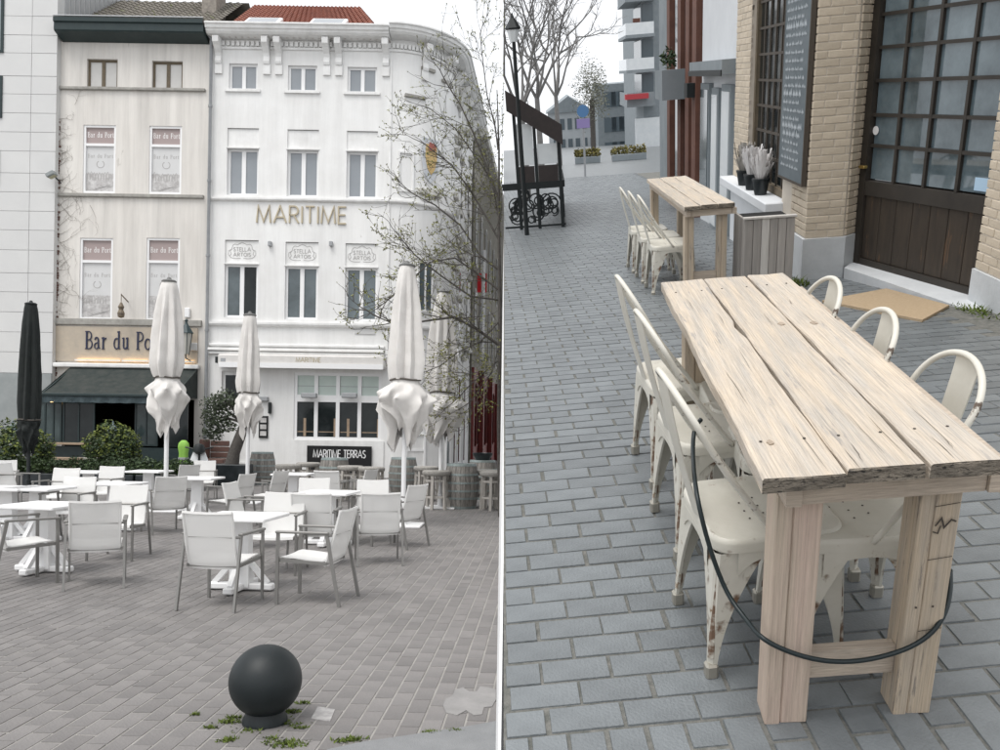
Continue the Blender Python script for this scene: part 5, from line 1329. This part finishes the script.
# ---- cream metal cafe chairs
def make_cafe():
    t = thing('metal_chair', '', 'chair'); cw, hw = M_['chipped_white'], M_['chipped_hoop']
    def sq(r, hx, hy, z, n=6):
        pts = []
        for cx, cy, a0 in ((hx-r,hy-r,0),(-hx+r,hy-r,90),(-hx+r,-hy+r,180),(hx-r,-hy+r,270)):
            for k in range(n+1): a = R_(a0+90*k/n); pts.append((cx+r*math.cos(a), cy+r*math.sin(a), z))
        return pts
    rings = [sq(.05,.150,.150,.448), sq(.055,.160,.158,.452), sq(.06,.172,.170,.455), sq(.062,.178,.176,.450), sq(.062,.180,.178,.440), sq(.062,.180,.178,.415), sq(.062,.176,.174,.412)]
    vs = []; fs = []; n = len(rings[0])
    for r_ in rings: vs += r_
    for i in range(len(rings)-1):
        for k in range(n): l = (k+1)%n; fs.append((i*n+k,(i+1)*n+k,(i+1)*n+l,i*n+l))
    vs.append((0,0,.440)); c = len(vs)-1
    for k in range(n): fs.append((c,k,(k+1)%n))
    MB().add(vs, fs).build('seat', cw, t, True)
    hl = MB()
    for i in range(-1,2):
        for j in range(-1,2): hl.lathe([(.003,0),(.003,.0012)],8,(i*.045+(.022 if j % 2 else 0)-.01,j*.045,.4435+.0045*(abs(i)/3)))
    tag(hl.build('drain_holes', M_['crack'], t), kind='stuff')
    for sx_ in (-1,1):
        for sy in (-1,1):
            fx, fy = .185, .19; vs = []; fs = []; R = 12
            for j in range(R+1):
                s = j/R; z = .413*(1-s)+.012*s; k = s**.85
                x, y = .172+(fx-.172)*k, .170+(fy-.170)*k
                wd = .022+.112*(1-s)**1.9; th = .004
                # L section: corner, flange along x, flange along y, doubled for thickness
                vs += [(sx_*(x-wd),sy*(y),z),(sx_*(x-.012),sy*(y+.002),z),(sx_*x,sy*(y-.010),z),(sx_*(x),sy*(y-wd),z),
                       (sx_*(x-.008),sy*(y-wd),z),(sx_*(x-.016),sy*(y-.016),z),(sx_*(x-wd),sy*(y-.008),z)]
            for j in range(R):
                for q in range(7): l = (q+1)%7; fs.append((j*7+q,(j+1)*7+q,(j+1)*7+l,j*7+l))
            fs.append(tuple(R*7+q for q in range(7)))
            lg = MB().add(vs, fs).build('leg', cw, t)
            MB().tube([(sx_*.162,sy*.162,.36),(sx_*(fx-.012),sy*(fy-.012),.07)],[.010,.012],8).build('leg_rib', cw, lg)
            MB().cbox(sx_*(fx-.010)-.017,sx_*(fx-.010)+.017,sy*(fy-.010)-.017,sy*(fy-.010)+.017,0,.05,.006).build('foot_cap', M_['bare_metal'], lg)
    # arched aprons between the legs
    for k in range(4):
        vs = []; N_ = 12
        for i in range(N_+1):
            u = -.115+.23*i/N_; a = abs(u)/.115; z0 = .395-.055*a**3
            vs += [(u,-.1785,.416),(u,-.1785,z0),(u,-.171,z0),(u,-.171,.416)]
        MB().add(vs, [(i*4+q,(i+1)*4+q,(i+1)*4+(q+1)%4,i*4+(q+1)%4) for i in range(N_) for q in range(4)]).xf(Matrix.Rotation(k*PI/2,4,'Z')).build('apron', cw, t)
    hp = [(-.176,-.005,.440),(-.176,-.045,.50),(-.170,-.150,.66)]
    for i in range(13):
        a = PI-PI*i/12; hp.append((.158*math.cos(a), -.208-.060*math.sin(a), .770+.118*math.sin(a)))
    hp += [(.170,-.150,.66),(.176,-.045,.50),(.176,-.005,.440)]
    MB().tube(smooth_path(hp,2), .0088, 10).build('back_hoop', hw, t, 'all')
    vs = []; fs = []; N_ = 12
    for i in range(N_+1):
        s = i/N_; z = .452+.432*s; y = -.172-.035*math.sin(PI*s*.5)-.060*s; wd = .042+.016*s
        for q in range(5): u = (q/4-.5)*2; vs.append((u*wd, y+.010*(u*u-1)*.8, z))
        for q in range(5): u = (q/4-.5)*2; vs.append((u*wd, y+.010*(u*u-1)*.8-.0035, z))
    for i in range(N_):
        for q in range(4): fs += [(i*10+q,i*10+q+1,(i+1)*10+q+1,(i+1)*10+q),(i*10+5+q,(i+1)*10+5+q,(i+1)*10+6+q,i*10+6+q)]
        fs += [(i*10,(i+1)*10,(i+1)*10+5,i*10+5),(i*10+4,i*10+9,(i+1)*10+9,(i+1)*10+4)]
    MB().add(vs, fs).build('back_splat', cw, t, True)
    return t
cf0 = make_cafe(); first = True
G2 = 'cream metal chairs at the plank tables'
for x, v, rz, lb in ((.505,2.05,-83,'chipped cream metal chair on the left of the long table, nearest us'),(.50,2.65,-83,'chipped cream metal chair in the middle of the left side of the long table'),
   (.475,3.19,-83,'chipped cream metal chair on the left of the long table, farthest from us'),(.735,2.02,91,'cream metal chair right of the long table, nearest us, at the picture edge'),
   (.70,2.47,88,'cream metal chair in the middle of the right side of the long table'),(.675,2.90,90,'cream metal chair on the right of the long table, farthest from us'),
   (.93,7.25,-86,'cream metal chair at the second table, nearest of its three'),(.90,7.85,-86,'cream metal chair at the second table, middle of its three'),(.87,8.5,-86,'cream metal chair at the second table, farthest of its three')):
    o = cf0 if first else copy_tree(cf0); first = False
    o.matrix_world = MRz(x, v, R_(rz)) @ Matrix.Diagonal((1,1,.935,1)); o['label'] = lb; o['group'] = G2
# black cable slung from the near chair round the table legs
def rp(px, py, v): x, z = rv(px,py,v); return (x, v, z)
cp = [(.372,2.212,.62),(.352,2.205,.59),(.335,2.12,.555),rp(697,495,1.90),rp(710,548,1.84),rp(727,592,1.80),rp(748,622,1.72),rp(764,639,1.655),rp(790,652,1.638),rp(820,660,1.636),rp(850,661.5,1.642),rp(880,657,1.650),rp(910,647,1.660),rp(932,632,1.672),rp(945,612,1.70),rp(950,590,1.75),rp(950,570,1.80)]
tag(MB().tube(smooth_path(cp), .0062, 10).build('cable', M_['rubber'], None, 'all', MR), 'black rubber cable slung round the front legs of the long table', 'cable')

# ---- yellow brick corner building with the glazed door
XW = 2.10
class RHouse:
    def __init__(s, name, label, x, v):
        s.o = thing(name, label, 'building', pr(x,v)); s.T = Matrix.Translation((-x,-v,-zg(v)))
    def part(s, name, mb, mt, smooth=False, M=None): return mb.build(name, mt, s.o, smooth, s.T @ M if M else s.T)
RB = RHouse('brick_building', 'yellow brick corner building with a large dark glazed door', 2.6, 7.0)
def bricks(par, o, u, ln, z0, z1, bl=.198, bh=.0615, gap=.009, dep=.03, rnd=random.Random(2)):
    """running-bond bricks proud of a wall face: o=(x,v) start, u unit direction along the face (outward is to its right)"""
    nrm = (u[1], -u[0]); ang = math.atan2(u[1], u[0]); cache = bricks.cache
    z = z0; j = 0
    while z+bh < z1:
        s = 0.0 if j % 2 == 0 else -bl/2
        while s < ln-.01:
            a, b = max(0,s), min(ln, s+bl-gap); l_ = b-a
            if l_ > .025:
                key = round(l_,3)
                if key not in cache: cache[key] = MB().cbox(-l_/2,l_/2,-dep,.0,0,bh-gap,.003).mesh('brick', M_['yellow_brick'])
                c = (o[0]+u[0]*(a+b)/2, o[1]+u[1]*(a+b)/2)
                ob('brick', cache[key], par.o, par.T @ Matrix.Translation((c[0],c[1],z+rnd.uniform(-.001,.001))) @ Matrix.Rotation(ang,4,'Z') @ Matrix.Translation((0,rnd.uniform(-.002,.002),0)))
            s += bl
        z += bh; j += 1
bricks.cache = {}
PVa, PVb, PXb = 7.35, 7.35, 2.43
zp0 = zg(7.35); zpl = rv(820,238,7.35)[1]
def vbox(m, x0, x1, v0, v1, z0, z1): return m.box(x0,x1,v0,v1,z0,z1)
D0, D1 = (2.60,7.50), (3.05,6.08)
dl = math.hypot(D1[0]-D0[0], D1[1]-D0[1]); du = ((D1[0]-D0[0])/dl, (D1[1]-D0[1])/dl)
TOPZ = 5.0
RB.part('pier_core', MB().zprism([(XW+.006,PVa+.006),(PXb-.004,PVa+.006),(D0[0]-.01,D0[1]+.02),(D0[0]+.02,D0[1]+.5),(XW+.032,PVa+.5)], -.5, TOPZ), M_['mortar'])
RB.part('pier_plinth', MB().zprism([(XW-.02,PVa-.02),(PXb+.01,PVa-.02),(D0[0]+.0,D0[1]-.01),(D0[0],D0[1]+.018),(XW+.03,PVa+.49),(XW-.02,PVa+.49)], -.5, zpl), M_['bluestone'])
bricks(RB, (XW,PVa+.03), (1,0), PXb-XW-.005, zpl+.008, 2.25)
rd = math.hypot(D0[0]-.01-PXb, D0[1]-PVa); ru = ((D0[0]-.01-PXb)/rd, (D0[1]-PVa)/rd)
bricks(RB, (PXb+.0,PVa+.035), ru, rd-.02, zpl+.008, 2.25)
bricks(RB, (XW+.03,PVa+.12), (0,-1), .09, zpl+.008, 2.25)
# street wall with window, sill, board
VWe = 10.5
zs_ = .30
RB.part('wall', MB().box(XW+.006,XW+.5,PVa+.5,VWe,-.8,zs_-.1).box(XW+.006,XW+.5,PVa+.5,8.2,zs_-.1,TOPZ).box(XW+.006,XW+.5,9.75,VWe,zs_-.1,TOPZ).box(XW+.006,XW+.5,8.2,9.75,2.4,TOPZ), M_['mortar'])
bricks(RB, (XW+.03,VWe), (0,-1), VWe-9.75, zs_, 2.3)
bricks(RB, (XW+.03,PVa+.5), (0,-1), .38, zpl+.008, .54)
RB.part('base_panel', MB().box(XW-.02,XW+.005,PVa+.5,VWe,-.8,zs_-.12), M_['white_wall2'])
RB.part('sill', MB().cbox(XW-.16,XW+.10,8.15,VWe,zs_-.10,zs_-.005,.01), M_['white_wall2'])
wn = RB.part('window', MB().box(XW+.05,XW+.10,8.205,8.27,zs_,2.4).box(XW+.05,XW+.10,9.68,9.745,zs_,2.4).box(XW+.05,XW+.10,8.27,9.68,zs_,zs_+.07).box(XW+.05,XW+.10,8.27,9.68,2.33,2.4), M_['brown_frame'])
for i in range(6):
    for j in range(8):
        a, b = 8.27+1.41*i/6, 8.27+1.41*(i+1)/6; c, d = zs_+.07+1.96*j/8, zs_+.07+1.96*(j+1)/8
        MB().box(XW+.085,XW+.09,a+.012,b-.012,c+.012,d-.012).build('pane', M_['glass_dark'], wn)
lt = MB()
for i in range(1,6): lt.box(XW+.07,XW+.084,8.27+1.41*i/6-.012,8.27+1.41*i/6+.012,zs_+.07,2.33)
for j in range(1,8): lt.box(XW+.0705,XW+.0835,8.27,9.68,zs_+.07+1.96*j/8-.012,zs_+.07+1.96*j/8+.012)
lt.build('glazing_bars', M_['lattice'], wn)
cb = thing('chalkboard', 'tall slate menu board covered with chalk writing beside the window', 'board', pr(XW-.03,7.40,.55))
MB().box(-.015,.02,.0,.78,.0,1.85).build('slate', M_['slate_board'], cb)
MB().box(-.018,.022,-.02,-.001,-.02,1.87).box(-.018,.022,.781,.80,-.02,1.87).box(-.018,.022,.0,.78,-.02,-.001).build('frame', M_['lattice'], cb)
rr = random.Random(9); sc_ = MB()
for k in range(26):
    z = .10+k*.066; big = k in (4,5,9,17,22)
    y = rr.uniform(.05,.12); ye = rr.uniform(.55,.73)
    while y < ye:
        wl_ = rr.uniform(.04,.12); hh = .026 if not big else .045; pts = []
        for q in range(7): pts.append((y+wl_*q/6, z+(hh if q % 2 else 0)*rr.uniform(.5,1)))
        ribbon(sc_, pts, .010 if not big else .016, .001, 0); y += wl_+rr.uniform(.015,.04)
sc_.v = [(-.0165-.0004*(i % 3), .78-p[0], p[2]) for i,p in enumerate(sc_.v)]
tag(sc_.build('chalk_writing', M_['chalk'], cb), kind='stuff')
# door
zd = lambda y: rv(920,y,(D0[1]+D1[1])/2)[1]
MD = Matrix.Translation((D0[0],D0[1],0)) @ Matrix.Rotation(math.atan2(du[1],du[0]),4,'Z')
zst = zg(6.8)+.02
RB.part('door_step', MB().zprism([(PXb+.0,PVa-.08),(D0[0]+.05,D0[1]+.1),(D1[0]+.10,D1[1]),(2.95,5.75),(2.80,5.80)], -.6, zg(6.5)+.05), M_['bluestone'])
zb0, zb1 = zd(203), zd(268); zgl = zd(185)
dr_ = RB.part('door', MB().box(.0,.10,-.05,.05,zb1-.1,2.6).box(dl-.03,dl+.05,-.05,.05,zb1-.1,2.6).box(.10,dl-.03,-.045,.045,zb0,zgl-.02).box(.10,dl-.03,-.045,.045,zb1-.1,zb1-.02).xf(MD), M_['door_frame'])
nb = 7
for k in range(nb):
    a, b = .10+(dl-.13)*k/nb, .10+(dl-.13)*(k+1)/nb
    MB().cbox(a+.003,b-.003,-.025,.02,zb1-.018,zb0-.002,.004).xf(MD).build('door_board', M_['door_wood'], dr_)
rows = [zgl-.018, zd(150), zd(117), zd(80), zd(44), zd(8), 1.98, 2.2, 2.42, 2.6]; cols = [.10, .10+(dl-.13)*.235, .10+(dl-.13)*.49, .10+(dl-.13)*.745, dl-.03]
for i in range(4):
    for j in range(len(rows)-1):
        MB().box(cols[i]+.012,cols[i+1]-.012,-.006,.002,rows[j]+.012,rows[j+1]-.012).xf(MD @ Matrix.Translation(((cols[i]+cols[i+1])/2,0,(rows[j]+rows[j+1])/2)) @ Matrix.Rotation(random.uniform(-.02,.02),4,'Z') @ Matrix.Translation((-(cols[i]+cols[i+1])/2,0,-(rows[j]+rows[j+1])/2))).build('pane', M_['door_glass'], dr_)
gb = MB()
for c in cols[1:-1]: gb.box(c-.014,c+.014,-.03,.03,rows[0],2.6)
for r in rows[1:-1]: gb.box(.10,dl-.03,-.028,.028,r-.013,r+.013)
gb.xf(MD).build('glazing_bars', M_['door_frame'], dr_)
hx, hz = .065, rv(868,168,7.3)[1]
MB().cbox(hx-.012,hx+.06,-.09,-.052,hz-.012,hz+.012,.004).xf(MD).build('door_handle', M_['brass'], dr_)
MB().lathe([(.001,0),(.035,.0),(.035,.004),(.001,.004)],14).xf(MD @ Matrix.Translation((.135,-.012,rv(879,131,7.3)[1])) @ Matrix.Rotation(PI/2,4,'X')).build('round_sticker', M_['print_white'], dr_)
MB().box(dl-.22,dl-.06,-.012,-.008,zgl+.01,zgl+.10).xf(MD).build('blue_notice', mk('notice', (.45,.62,.78), .6), dr_)
RB.part('door_lintel', MB().box(-.05,dl+.3,-.10,.5,2.6,TOPZ).xf(MD), M_['mortar'])
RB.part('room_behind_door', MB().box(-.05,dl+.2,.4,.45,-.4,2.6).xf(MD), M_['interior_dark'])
# right pier
zq = rv(985,272,5.9)[1]
RB.part('pier_core', MB().zprism([(2.936,6.0),(D1[0]+.02,D1[1]+.02),(3.9,D1[1]+.1),(3.9,3.2),(2.936,3.2)], -.5, TOPZ), M_['mortar'])
RB.part('pier_plinth', MB().zprism([(2.915,6.03),(D1[0]+.02,D1[1]-.02),(D1[0]+.02,3.2),(2.915,3.2)], -.5, zq), M_['bluestone'])
bricks(RB, (2.96,6.02), (0,-1), 2.6, zq+.008, 2.2)
RB.part('upper_wall', MB().box(XW-.0,3.9,PVa+.4,VWe,TOPZ+.002,8.0), M_['yellow_brick'])
# flower pots on the sill
for i,(v,r) in enumerate(((8.75,.085),(9.15,.085),(9.55,.08))):
    t = thing('flower_pot', ('dark pot with white heather on the sill, nearest the chalkboard','dark pot with white heather in the middle of the sill','dark pot with white heather on the sill, farthest from the chalkboard')[i], 'pot plant', pr(XW-.07,v,zs_-.005), 'pots on the window sill')
    MB().lathe([(r*.7,0),(r,.14),(r*1.06,.14),(r*1.06,.16),(r*.9,.16)],16).build('pot', M_['planter_black'], t, True)
    m = MB(); rr = random.Random(40+i)
    for k in range(150):
        a, q = rr.uniform(0,2*PI), rr.uniform(.2,1)*r*1.5; h_ = rr.uniform(.12,.30); p0 = Vector((math.cos(a)*q*.4,math.sin(a)*q*.4,.15)); p1 = Vector((math.cos(a)*q,math.sin(a)*q,.15+h_)); s_ = Vector((-math.sin(a),math.cos(a),0))*.006
        m.add([p0-s_,p0+s_,p1+s_*2,p1-s_*2],[(0,1,2,3)])
    m.build('flowers', M_['print_white'] if i < 2 else M_['stool_wood'], t)
# coir mat and weeds by the wall
mp = [rg(*p) for p in ((822,303),(886,291),(949,308),(922,323))]
tag(MB().add([(x,v,zg(v)+.004+h_) for h_ in (0,.018) for x,v in mp], [(3,2,1,0),(4,5,6,7),(0,1,5,4),(1,2,6,5),(2,3,7,6),(3,0,4,7)]).build('door_mat', M_['coir'], None, False, MR), 'tan coir mat lying in front of the dark door', 'mat')
wm = MB(); rr = random.Random(3)
for px, py, n, h_, sp in ((981,313,60,.05,.12),(965,309,30,.04,.08),(800,284,60,.06,.10),(802,262,90,.5,.06),(745,262,40,.3,.05)):
    x0, v0 = rg(px,py)
    for k in range(n):
        x, v = x0+rr.gauss(0,sp*.4), v0+rr.gauss(0,sp); z = zg(v)+.004; b = rr.uniform(0,PI); hh = h_*rr.uniform(.4,1); wd = .008
        wm.add([(x-wd*math.cos(b),v-wd*math.sin(b),z),(x+wd*math.cos(b),v+wd*math.sin(b),z),(x+rr.gauss(0,.03),v+rr.gauss(0,.03),z+hh)],[(0,1,2)])
tag(wm.build('wall_weeds', M_['moss'], None, False, MR), 'weeds growing at the foot of the brick building', 'weeds', kind='stuff')
# board-clad planter box
pb = thing('planter_box', 'box planter of grey upright boards between second table and brick pier', 'planter', pr(1.45,6.72))
for k in range(6):
    MB().cbox(k*.065+.001,k*.065+.063,0,.02,0,.62+random.uniform(-.004,.004),.003).build('board', M_['plank_white'] if k == 2 else M_['plank_grey'], pb)
for k in range(5): MB().cbox(0,.02,.022+k*.085,.10+k*.085,0,.62,.003).build('board', M_['plank_grey'], pb)
MB().box(.021,.39,.021,.45,.0,.60).build('soil_box', M_['interior_dark'], pb)
MB().cbox(-.012,.40,-.012,.034,.622,.64,.003).build('top_rim', M_['plank_white'], pb)

# ---- white shop building and brown clad building up the street
RW_ = RHouse('white_shop_building', 'white shop building with pale doors next to the brick building', 3.2, 11.6)
RW_.part('wall', MB().box(XW+.06,5,VWe+.02,13.2,-1.0,7.0), M_['white_wall2'])
for v0, v1, z0, z1, gm in ((10.75,11.35,-.6,1.3,'clear_sheet'),(11.55,12.05,-.6,1.25,'clear_sheet'),(12.25,12.95,-.3,1.3,'glass_mid')):
    d_ = RW_.part('door' if gm == 'clear_sheet' else 'window', MB().box(XW+.0,XW+.055,v0,v1,z0,z1), M_['far_grey'])
    MB().box(XW-.012,XW-.002,v0+.06,v1-.06,z0+.1,z1-.08).build('leaf' if gm == 'clear_sheet' else 'pane', M_[gm], d_)
RW_.part('blind_box', MB().box(XW-.14,XW+.055,10.6,13.1,1.42,1.58), M_['far_grey']); RW_.part('dark_trim', MB().box(XW-.155,XW-.142,10.6,13.1,1.40,1.47), M_['iron'])
RN = RHouse('brown_clad_building', 'building with tall red-brown cladding strips and a grey balcony box', 3.2, 15.5)
RN.part('wall', MB().box(XW+.10,5,13.25,18.8,-1.4,8.0), M_['far_grey'])
for v in (13.4,14.1,15.0,16.4): RN.part('cladding_strip', MB().box(XW-.0,XW+.095,v,v+.38,-1.2,8.0), M_['brown_clad'])
for v in (13.85,14.6,15.7): RN.part('dark_glazing', MB().box(XW+.05,XW+.098,v,v+.3,-1.2,8.0), M_['glass_dark'])
RN.part('balcony_box', MB().box(XW-.35,XW+.098,14.6,15.6,1.05,1.5), M_['far_grey']); RN.part('wall_lamp_box', MB().box(XW-.12,XW+.0,13.45,13.75,1.1,1.3), M_['iron'])
rr = random.Random(5); leaves(MB(), (0,0,.18), (.12,.2,.16), 120, .09, rr).build('balcony_plant', M_['leaf_dark'], None, M=pr(XW-.2,14.9,1.5))
bpy.data.objects['balcony_plant']['label'] = 'small green plant on the grey balcony box'; bpy.data.objects['balcony_plant']['category'] = 'plant'
# far balcony tower
vt_ = 80.0; xa, _ = rv(628,60,vt_); xb, _ = rv(657,60,vt_)
RT = RHouse('balcony_tower', 'grey residential tower with stacked balconies at the far right of the street', xb+3, vt_)
RT.part('wall', MB().box(xa+1.3,xb+14,vt_,vt_+22,-8,34), M_['far_grey'])
for k in range(13):
    z = -1.5+k*2.75
    sl = RT.part('balcony', MB().box(xa-.3,xa+2.2,vt_-1.6,vt_+7,z,z+.25), M_['far_grey'])
    MB().box(xa-.28,xa+2.1,vt_-1.58,vt_-1.5,z+.25,z+1.15).box(xa-.28,xa-.2,vt_-1.5,vt_+7,z+.25,z+1.15).build('parapet', M_['clear_sheet'] if k % 3 else M_['far_grey'], sl)
    RT.part('recess', MB().box(xa+1.15,xa+1.29,vt_-.02,vt_+7,z+.3,z+2.6).box(xa+1.3,xa+2.2,vt_-.03,vt_-.005,z+.3,z+2.6), M_['far_glass'])
    if k in (2,5,6,8,9): RT.part('balcony_chair', MB().box(xa+.4,xa+1.0,vt_-1.2,vt_-.7,z+.25,z+1.5), M_['brown_clad'])
RT.part('red_awning', MB().box(xa-.5,xb-1,vt_-2.4,vt_-1.65,rv(640,98,vt_)[1],rv(640,93,vt_)[1]), M_['far_red'])
RT.part('shop_base', MB().box(xa+.5,xb+6,vt_-.8,vt_-.05,-8,rv(640,118,vt_)[1]), M_['clear_sheet'])
# far block closing the street
vf = 110.0; xa, _ = rv(597,100,vf); xb, _ = rv(632,100,vf)
RF = RHouse('far_block', 'pale distant apartment block closing the end of the street', (xa+xb)/2, vf)
RF.part('wall', MB().box(xa,xb+6,vf,vf+14,-10,rv(610,84,vf)[1]), M_['far_grey'])
for j in range(5):
    z = rv(610,84,vf)[1]-2.6-j*2.9
    for i in range(5):
        x = xa+.8+i*(xb-xa)/4.6; RF.part('window', MB().box(x,x+1.5,vf-.06,vf-.01,z,z+1.7), M_['far_glass'])
# hazy low row along the left of the far street
vq = 120.0; xq0, _ = rv(548,120,vq); xq1, _ = rv(590,120,vq)
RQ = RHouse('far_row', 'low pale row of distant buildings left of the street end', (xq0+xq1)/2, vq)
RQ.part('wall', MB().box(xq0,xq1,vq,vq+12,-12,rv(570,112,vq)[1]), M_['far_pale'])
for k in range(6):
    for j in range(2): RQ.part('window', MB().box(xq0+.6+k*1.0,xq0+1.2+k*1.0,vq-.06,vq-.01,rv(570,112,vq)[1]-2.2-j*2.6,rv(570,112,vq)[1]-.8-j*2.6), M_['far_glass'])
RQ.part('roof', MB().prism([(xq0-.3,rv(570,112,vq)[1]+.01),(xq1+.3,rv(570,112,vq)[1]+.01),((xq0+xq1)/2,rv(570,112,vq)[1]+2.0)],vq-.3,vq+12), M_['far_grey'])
# planters with ochre plants far down the street
for (a,b,lb) in ((575,600,'left far planter trough with ochre plants'),(612,646,'right far planter trough with ochre plants')):
    v = 45.0; x0, z0 = rv(a,159,v); x1, _ = rv(b,159,v); zz = zg(v)
    t = thing('planter_trough', lb+' across the street end', 'planter', pr((x0+x1)/2,v), 'far planter troughs'); hw = (x1-x0)/2
    MB().cbox(-hw,hw,-.3,.3,0,.32,.02).build('trough', M_['far_grey'], t)
    rr = random.Random(a); m = MB()
    for k in range(6): leaves(m, (-hw+hw*(2*k+1)/6,0,.48), (hw/5,.3,.24), 90, .16, rr)
    m.build('foliage', M_['plant_ochre'], t)
# bare street trees
def bare_tree(x, v, H, label, seed, sp=.5):
    t = thing('bare_street_tree', label, 'tree', pr(x,v), 'bare trees along the street'); rr = random.Random(seed); m = MB()
    lim = lambda p: seam(v+p.y, zg(v)+p.z)-x+.05
    def br(p, d, ln, r, lev):
        pts = [p]; q = p
        for k in range(4):
            d = (d+Vector((rr.gauss(0,.13),rr.gauss(0,.13),rr.gauss(.05,.1)))).normalized(); q = q+d*ln/4
            if q.x < lim(q): q.x = lim(q)
            pts.append(q)
            if lev and k > 0:
                for _ in range(1 if lev > 1 else 2):
                    e = (d*.8+Vector((rr.gauss(0,sp),rr.gauss(0,sp),rr.gauss(.15,sp)))).normalized(); br(q, e, ln*rr.uniform(.45,.65), r*.55, lev-1)
        m.tube(pts, [r*(1-.16*k) for k in range(5)], 5, False)
    m.tube([(0,0,0),(.02,0,H*.2),(0,.02,H*.42)], [.02*H,.015*H,.012*H], 8)
    for k in range(5):
        a = 2*PI*k/5+rr.uniform(0,1); br(Vector((0,.02,H*.40)), Vector((.5*math.cos(a),.5*math.sin(a),1)).normalized(), H*.36, .0085*H, 3)
    m.build('trunk', M_['twig_r'], t); return t
bare_tree(-.78,21.0,5.0,'nearest bare tree at the left of the street behind the pavilion', 3)
bare_tree(-.55,29.0,6.4,'second bare tree at the left of the street, thinner in view', 5)
bare_tree(.10,44.0,8.0,'farthest bare tree on the left side of the street', 8)
xx, zz = rv(592,105,70); ft = thing('round_tree', 'small round grey-green tree before the far block', 'tree', pr(xx,70))
MB().tube([(0,0,0),(0,0,4)], .2, 8).build('trunk', M_['bark'], ft); leaves(MB(), (0,0,4.6), (1.5,1.5,2.6), 2400, .17, random.Random(2), .1).build('crown', mk('leaf_pale', (.16,.17,.13), .8, (.24,.24,.2), 3, island=.3), ft)
# covered terrace with scrolled iron railing on the left
pvv = 14.0; xr_ = rg(565,227)[0]; pvv = rg(565,227)[1]
tp = thing('terrace_pavilion', 'dark covered terrace with clear panels and curly black iron railing', 'pavilion', pr(0,pvv))
zt_l, zt_r = rv(506,97,pvv)[1]-zg(pvv), rv(563,131,pvv)[1]-zg(pvv)
xl_ = seam(pvv, zg(pvv)+1.9)+.06
sl_ = SLOPE
def dn(m): m.v = [(p[0],p[1],p[2]-sl_*p[1]) for p in m.v]; return m
dn(MB().add([(x,y,z+dz) for y in (-.1,5.0) for x,z in ((xl_,zt_l),(xr_+.03,zt_r)) for dz in (-.20,.09)], [(0,1,3,2),(4,6,7,5),(0,4,5,1),(2,3,7,6),(1,5,7,3),(0,2,6,4)])).build('roof', M_['canopy_dark'], tp)
for y in (0,1.6,3.2,4.8):
    for x in ((xr_-.03),(xl_+.10),(xl_+xr_)/2):
        if x < xr_-.2 and y > 0: continue
        zz = zt_l+(zt_r-zt_l)*(x-xl_)/(xr_-xl_)
        dn(MB().box(x-.025,x+.025,y-.025,y+.025,0,zz)).build('post', M_['iron'], tp)
hr = rv(565,180,pvv)[1]-zg(pvv)
xg = seam(pvv, zg(pvv))+.06
dn(MB().box(xg,xr_,-.03,.03,hr-.10,hr).box(xr_-.03,xr_+.03,0.031,4.8,hr-.10,hr)).build('rail_band', M_['iron'], tp)
dn(MB().box(xg,xr_-.03,-.02,.02,.03,.06).box(xr_-.02,xr_+.02,.03,4.8,.03,.06)).build('bottom_rail', M_['iron'], tp)
def scrolls(origin, ux, length, n):
    rq = random.Random(n)
    for k in range(n*6):
        r = rq.uniform(.05,.15); c = rq.uniform(r, max(r+.01,length-r)); zc_ = rq.uniform(r+.06, hr-.10-r); e_ = rq.uniform(.75,1.1)
        pts = [(origin[0]+ux[0]*(c+r*e_*math.cos(q/18*2.25*PI+k)*(1-.022*q)), origin[1]+ux[1]*(c+r*e_*math.cos(q/18*2.25*PI+k)*(1-.022*q)), zc_+r*math.sin(q/18*2.25*PI+k)*(1-.022*q)) for q in range(24)]
        dn(MB().tube(pts, .012, 5)).build('scroll', M_['iron'], tp)
scrolls((xg,0), (1,0), xr_-xg-.03, 4); scrolls((xr_,.05), (0,1), 4.7, 12)
cp_ = [(xl_+.12,(xl_+xr_)/2-.03),((xl_+xr_)/2+.03,xr_-.06)]
for a, b in cp_:
    dn(MB().box(a,b,-.008,.008,hr+.26,min(zt_r, zt_l)-.16+.30*(a < 0 and b < (xl_+xr_)/2))).build('clear_panel', M_['clear_sheet'], tp)
    dn(MB().box(a,b,-.02,.02,hr+.002,hr+.24)).build('mid_rail', M_['canopy_dark'], tp)
# street lantern at the seam and traffic sign
lv = 12.5; lx, lz = rv(508.5,30,lv); xb_ = rv(508.5,330,lv)[0]
tl = thing('street_lantern', 'black street lantern at the left edge of the street view', 'lamp', pr(lx+.06,lv)); hz_ = lz-zg(lv)
MB().tube([(0,0,0),(0,0,hz_-.12)], [.035,.025], 8).build('post', M_['iron'], tl)
MB().lathe([(.10,hz_),(.11,hz_+.02),(.03,hz_+.14),(.008,hz_+.2)],6).build('lantern_cap', M_['iron'], tl); MB().lathe([(.05,hz_-.15),(.085,hz_-.002)],6).build('lantern_glass', M_['clear_sheet'], tl)
sv = 30.0; sx0, sz0 = rv(583,118,sv)
ts = thing('traffic_sign', 'blue over purple sign plates on a grey pole at mid street', 'sign', pr(sx0,sv)); hs_ = sz0-zg(sv)
MB().tube([(0,0,0),(0,0,hs_+.45)], .035, 8).build('pole', M_['steel_grey'], ts)
MB().prism(arc(0,hs_+.22,.20,.20,0,360,20)[:-1],-.06,-.04).build('round_plate', M_['sign_blue'], ts); MB().cbox(-.22,.22,-.06,-.04,hs_-.32,hs_-.02,.005).build('square_plate', M_['sign_purple'], ts)
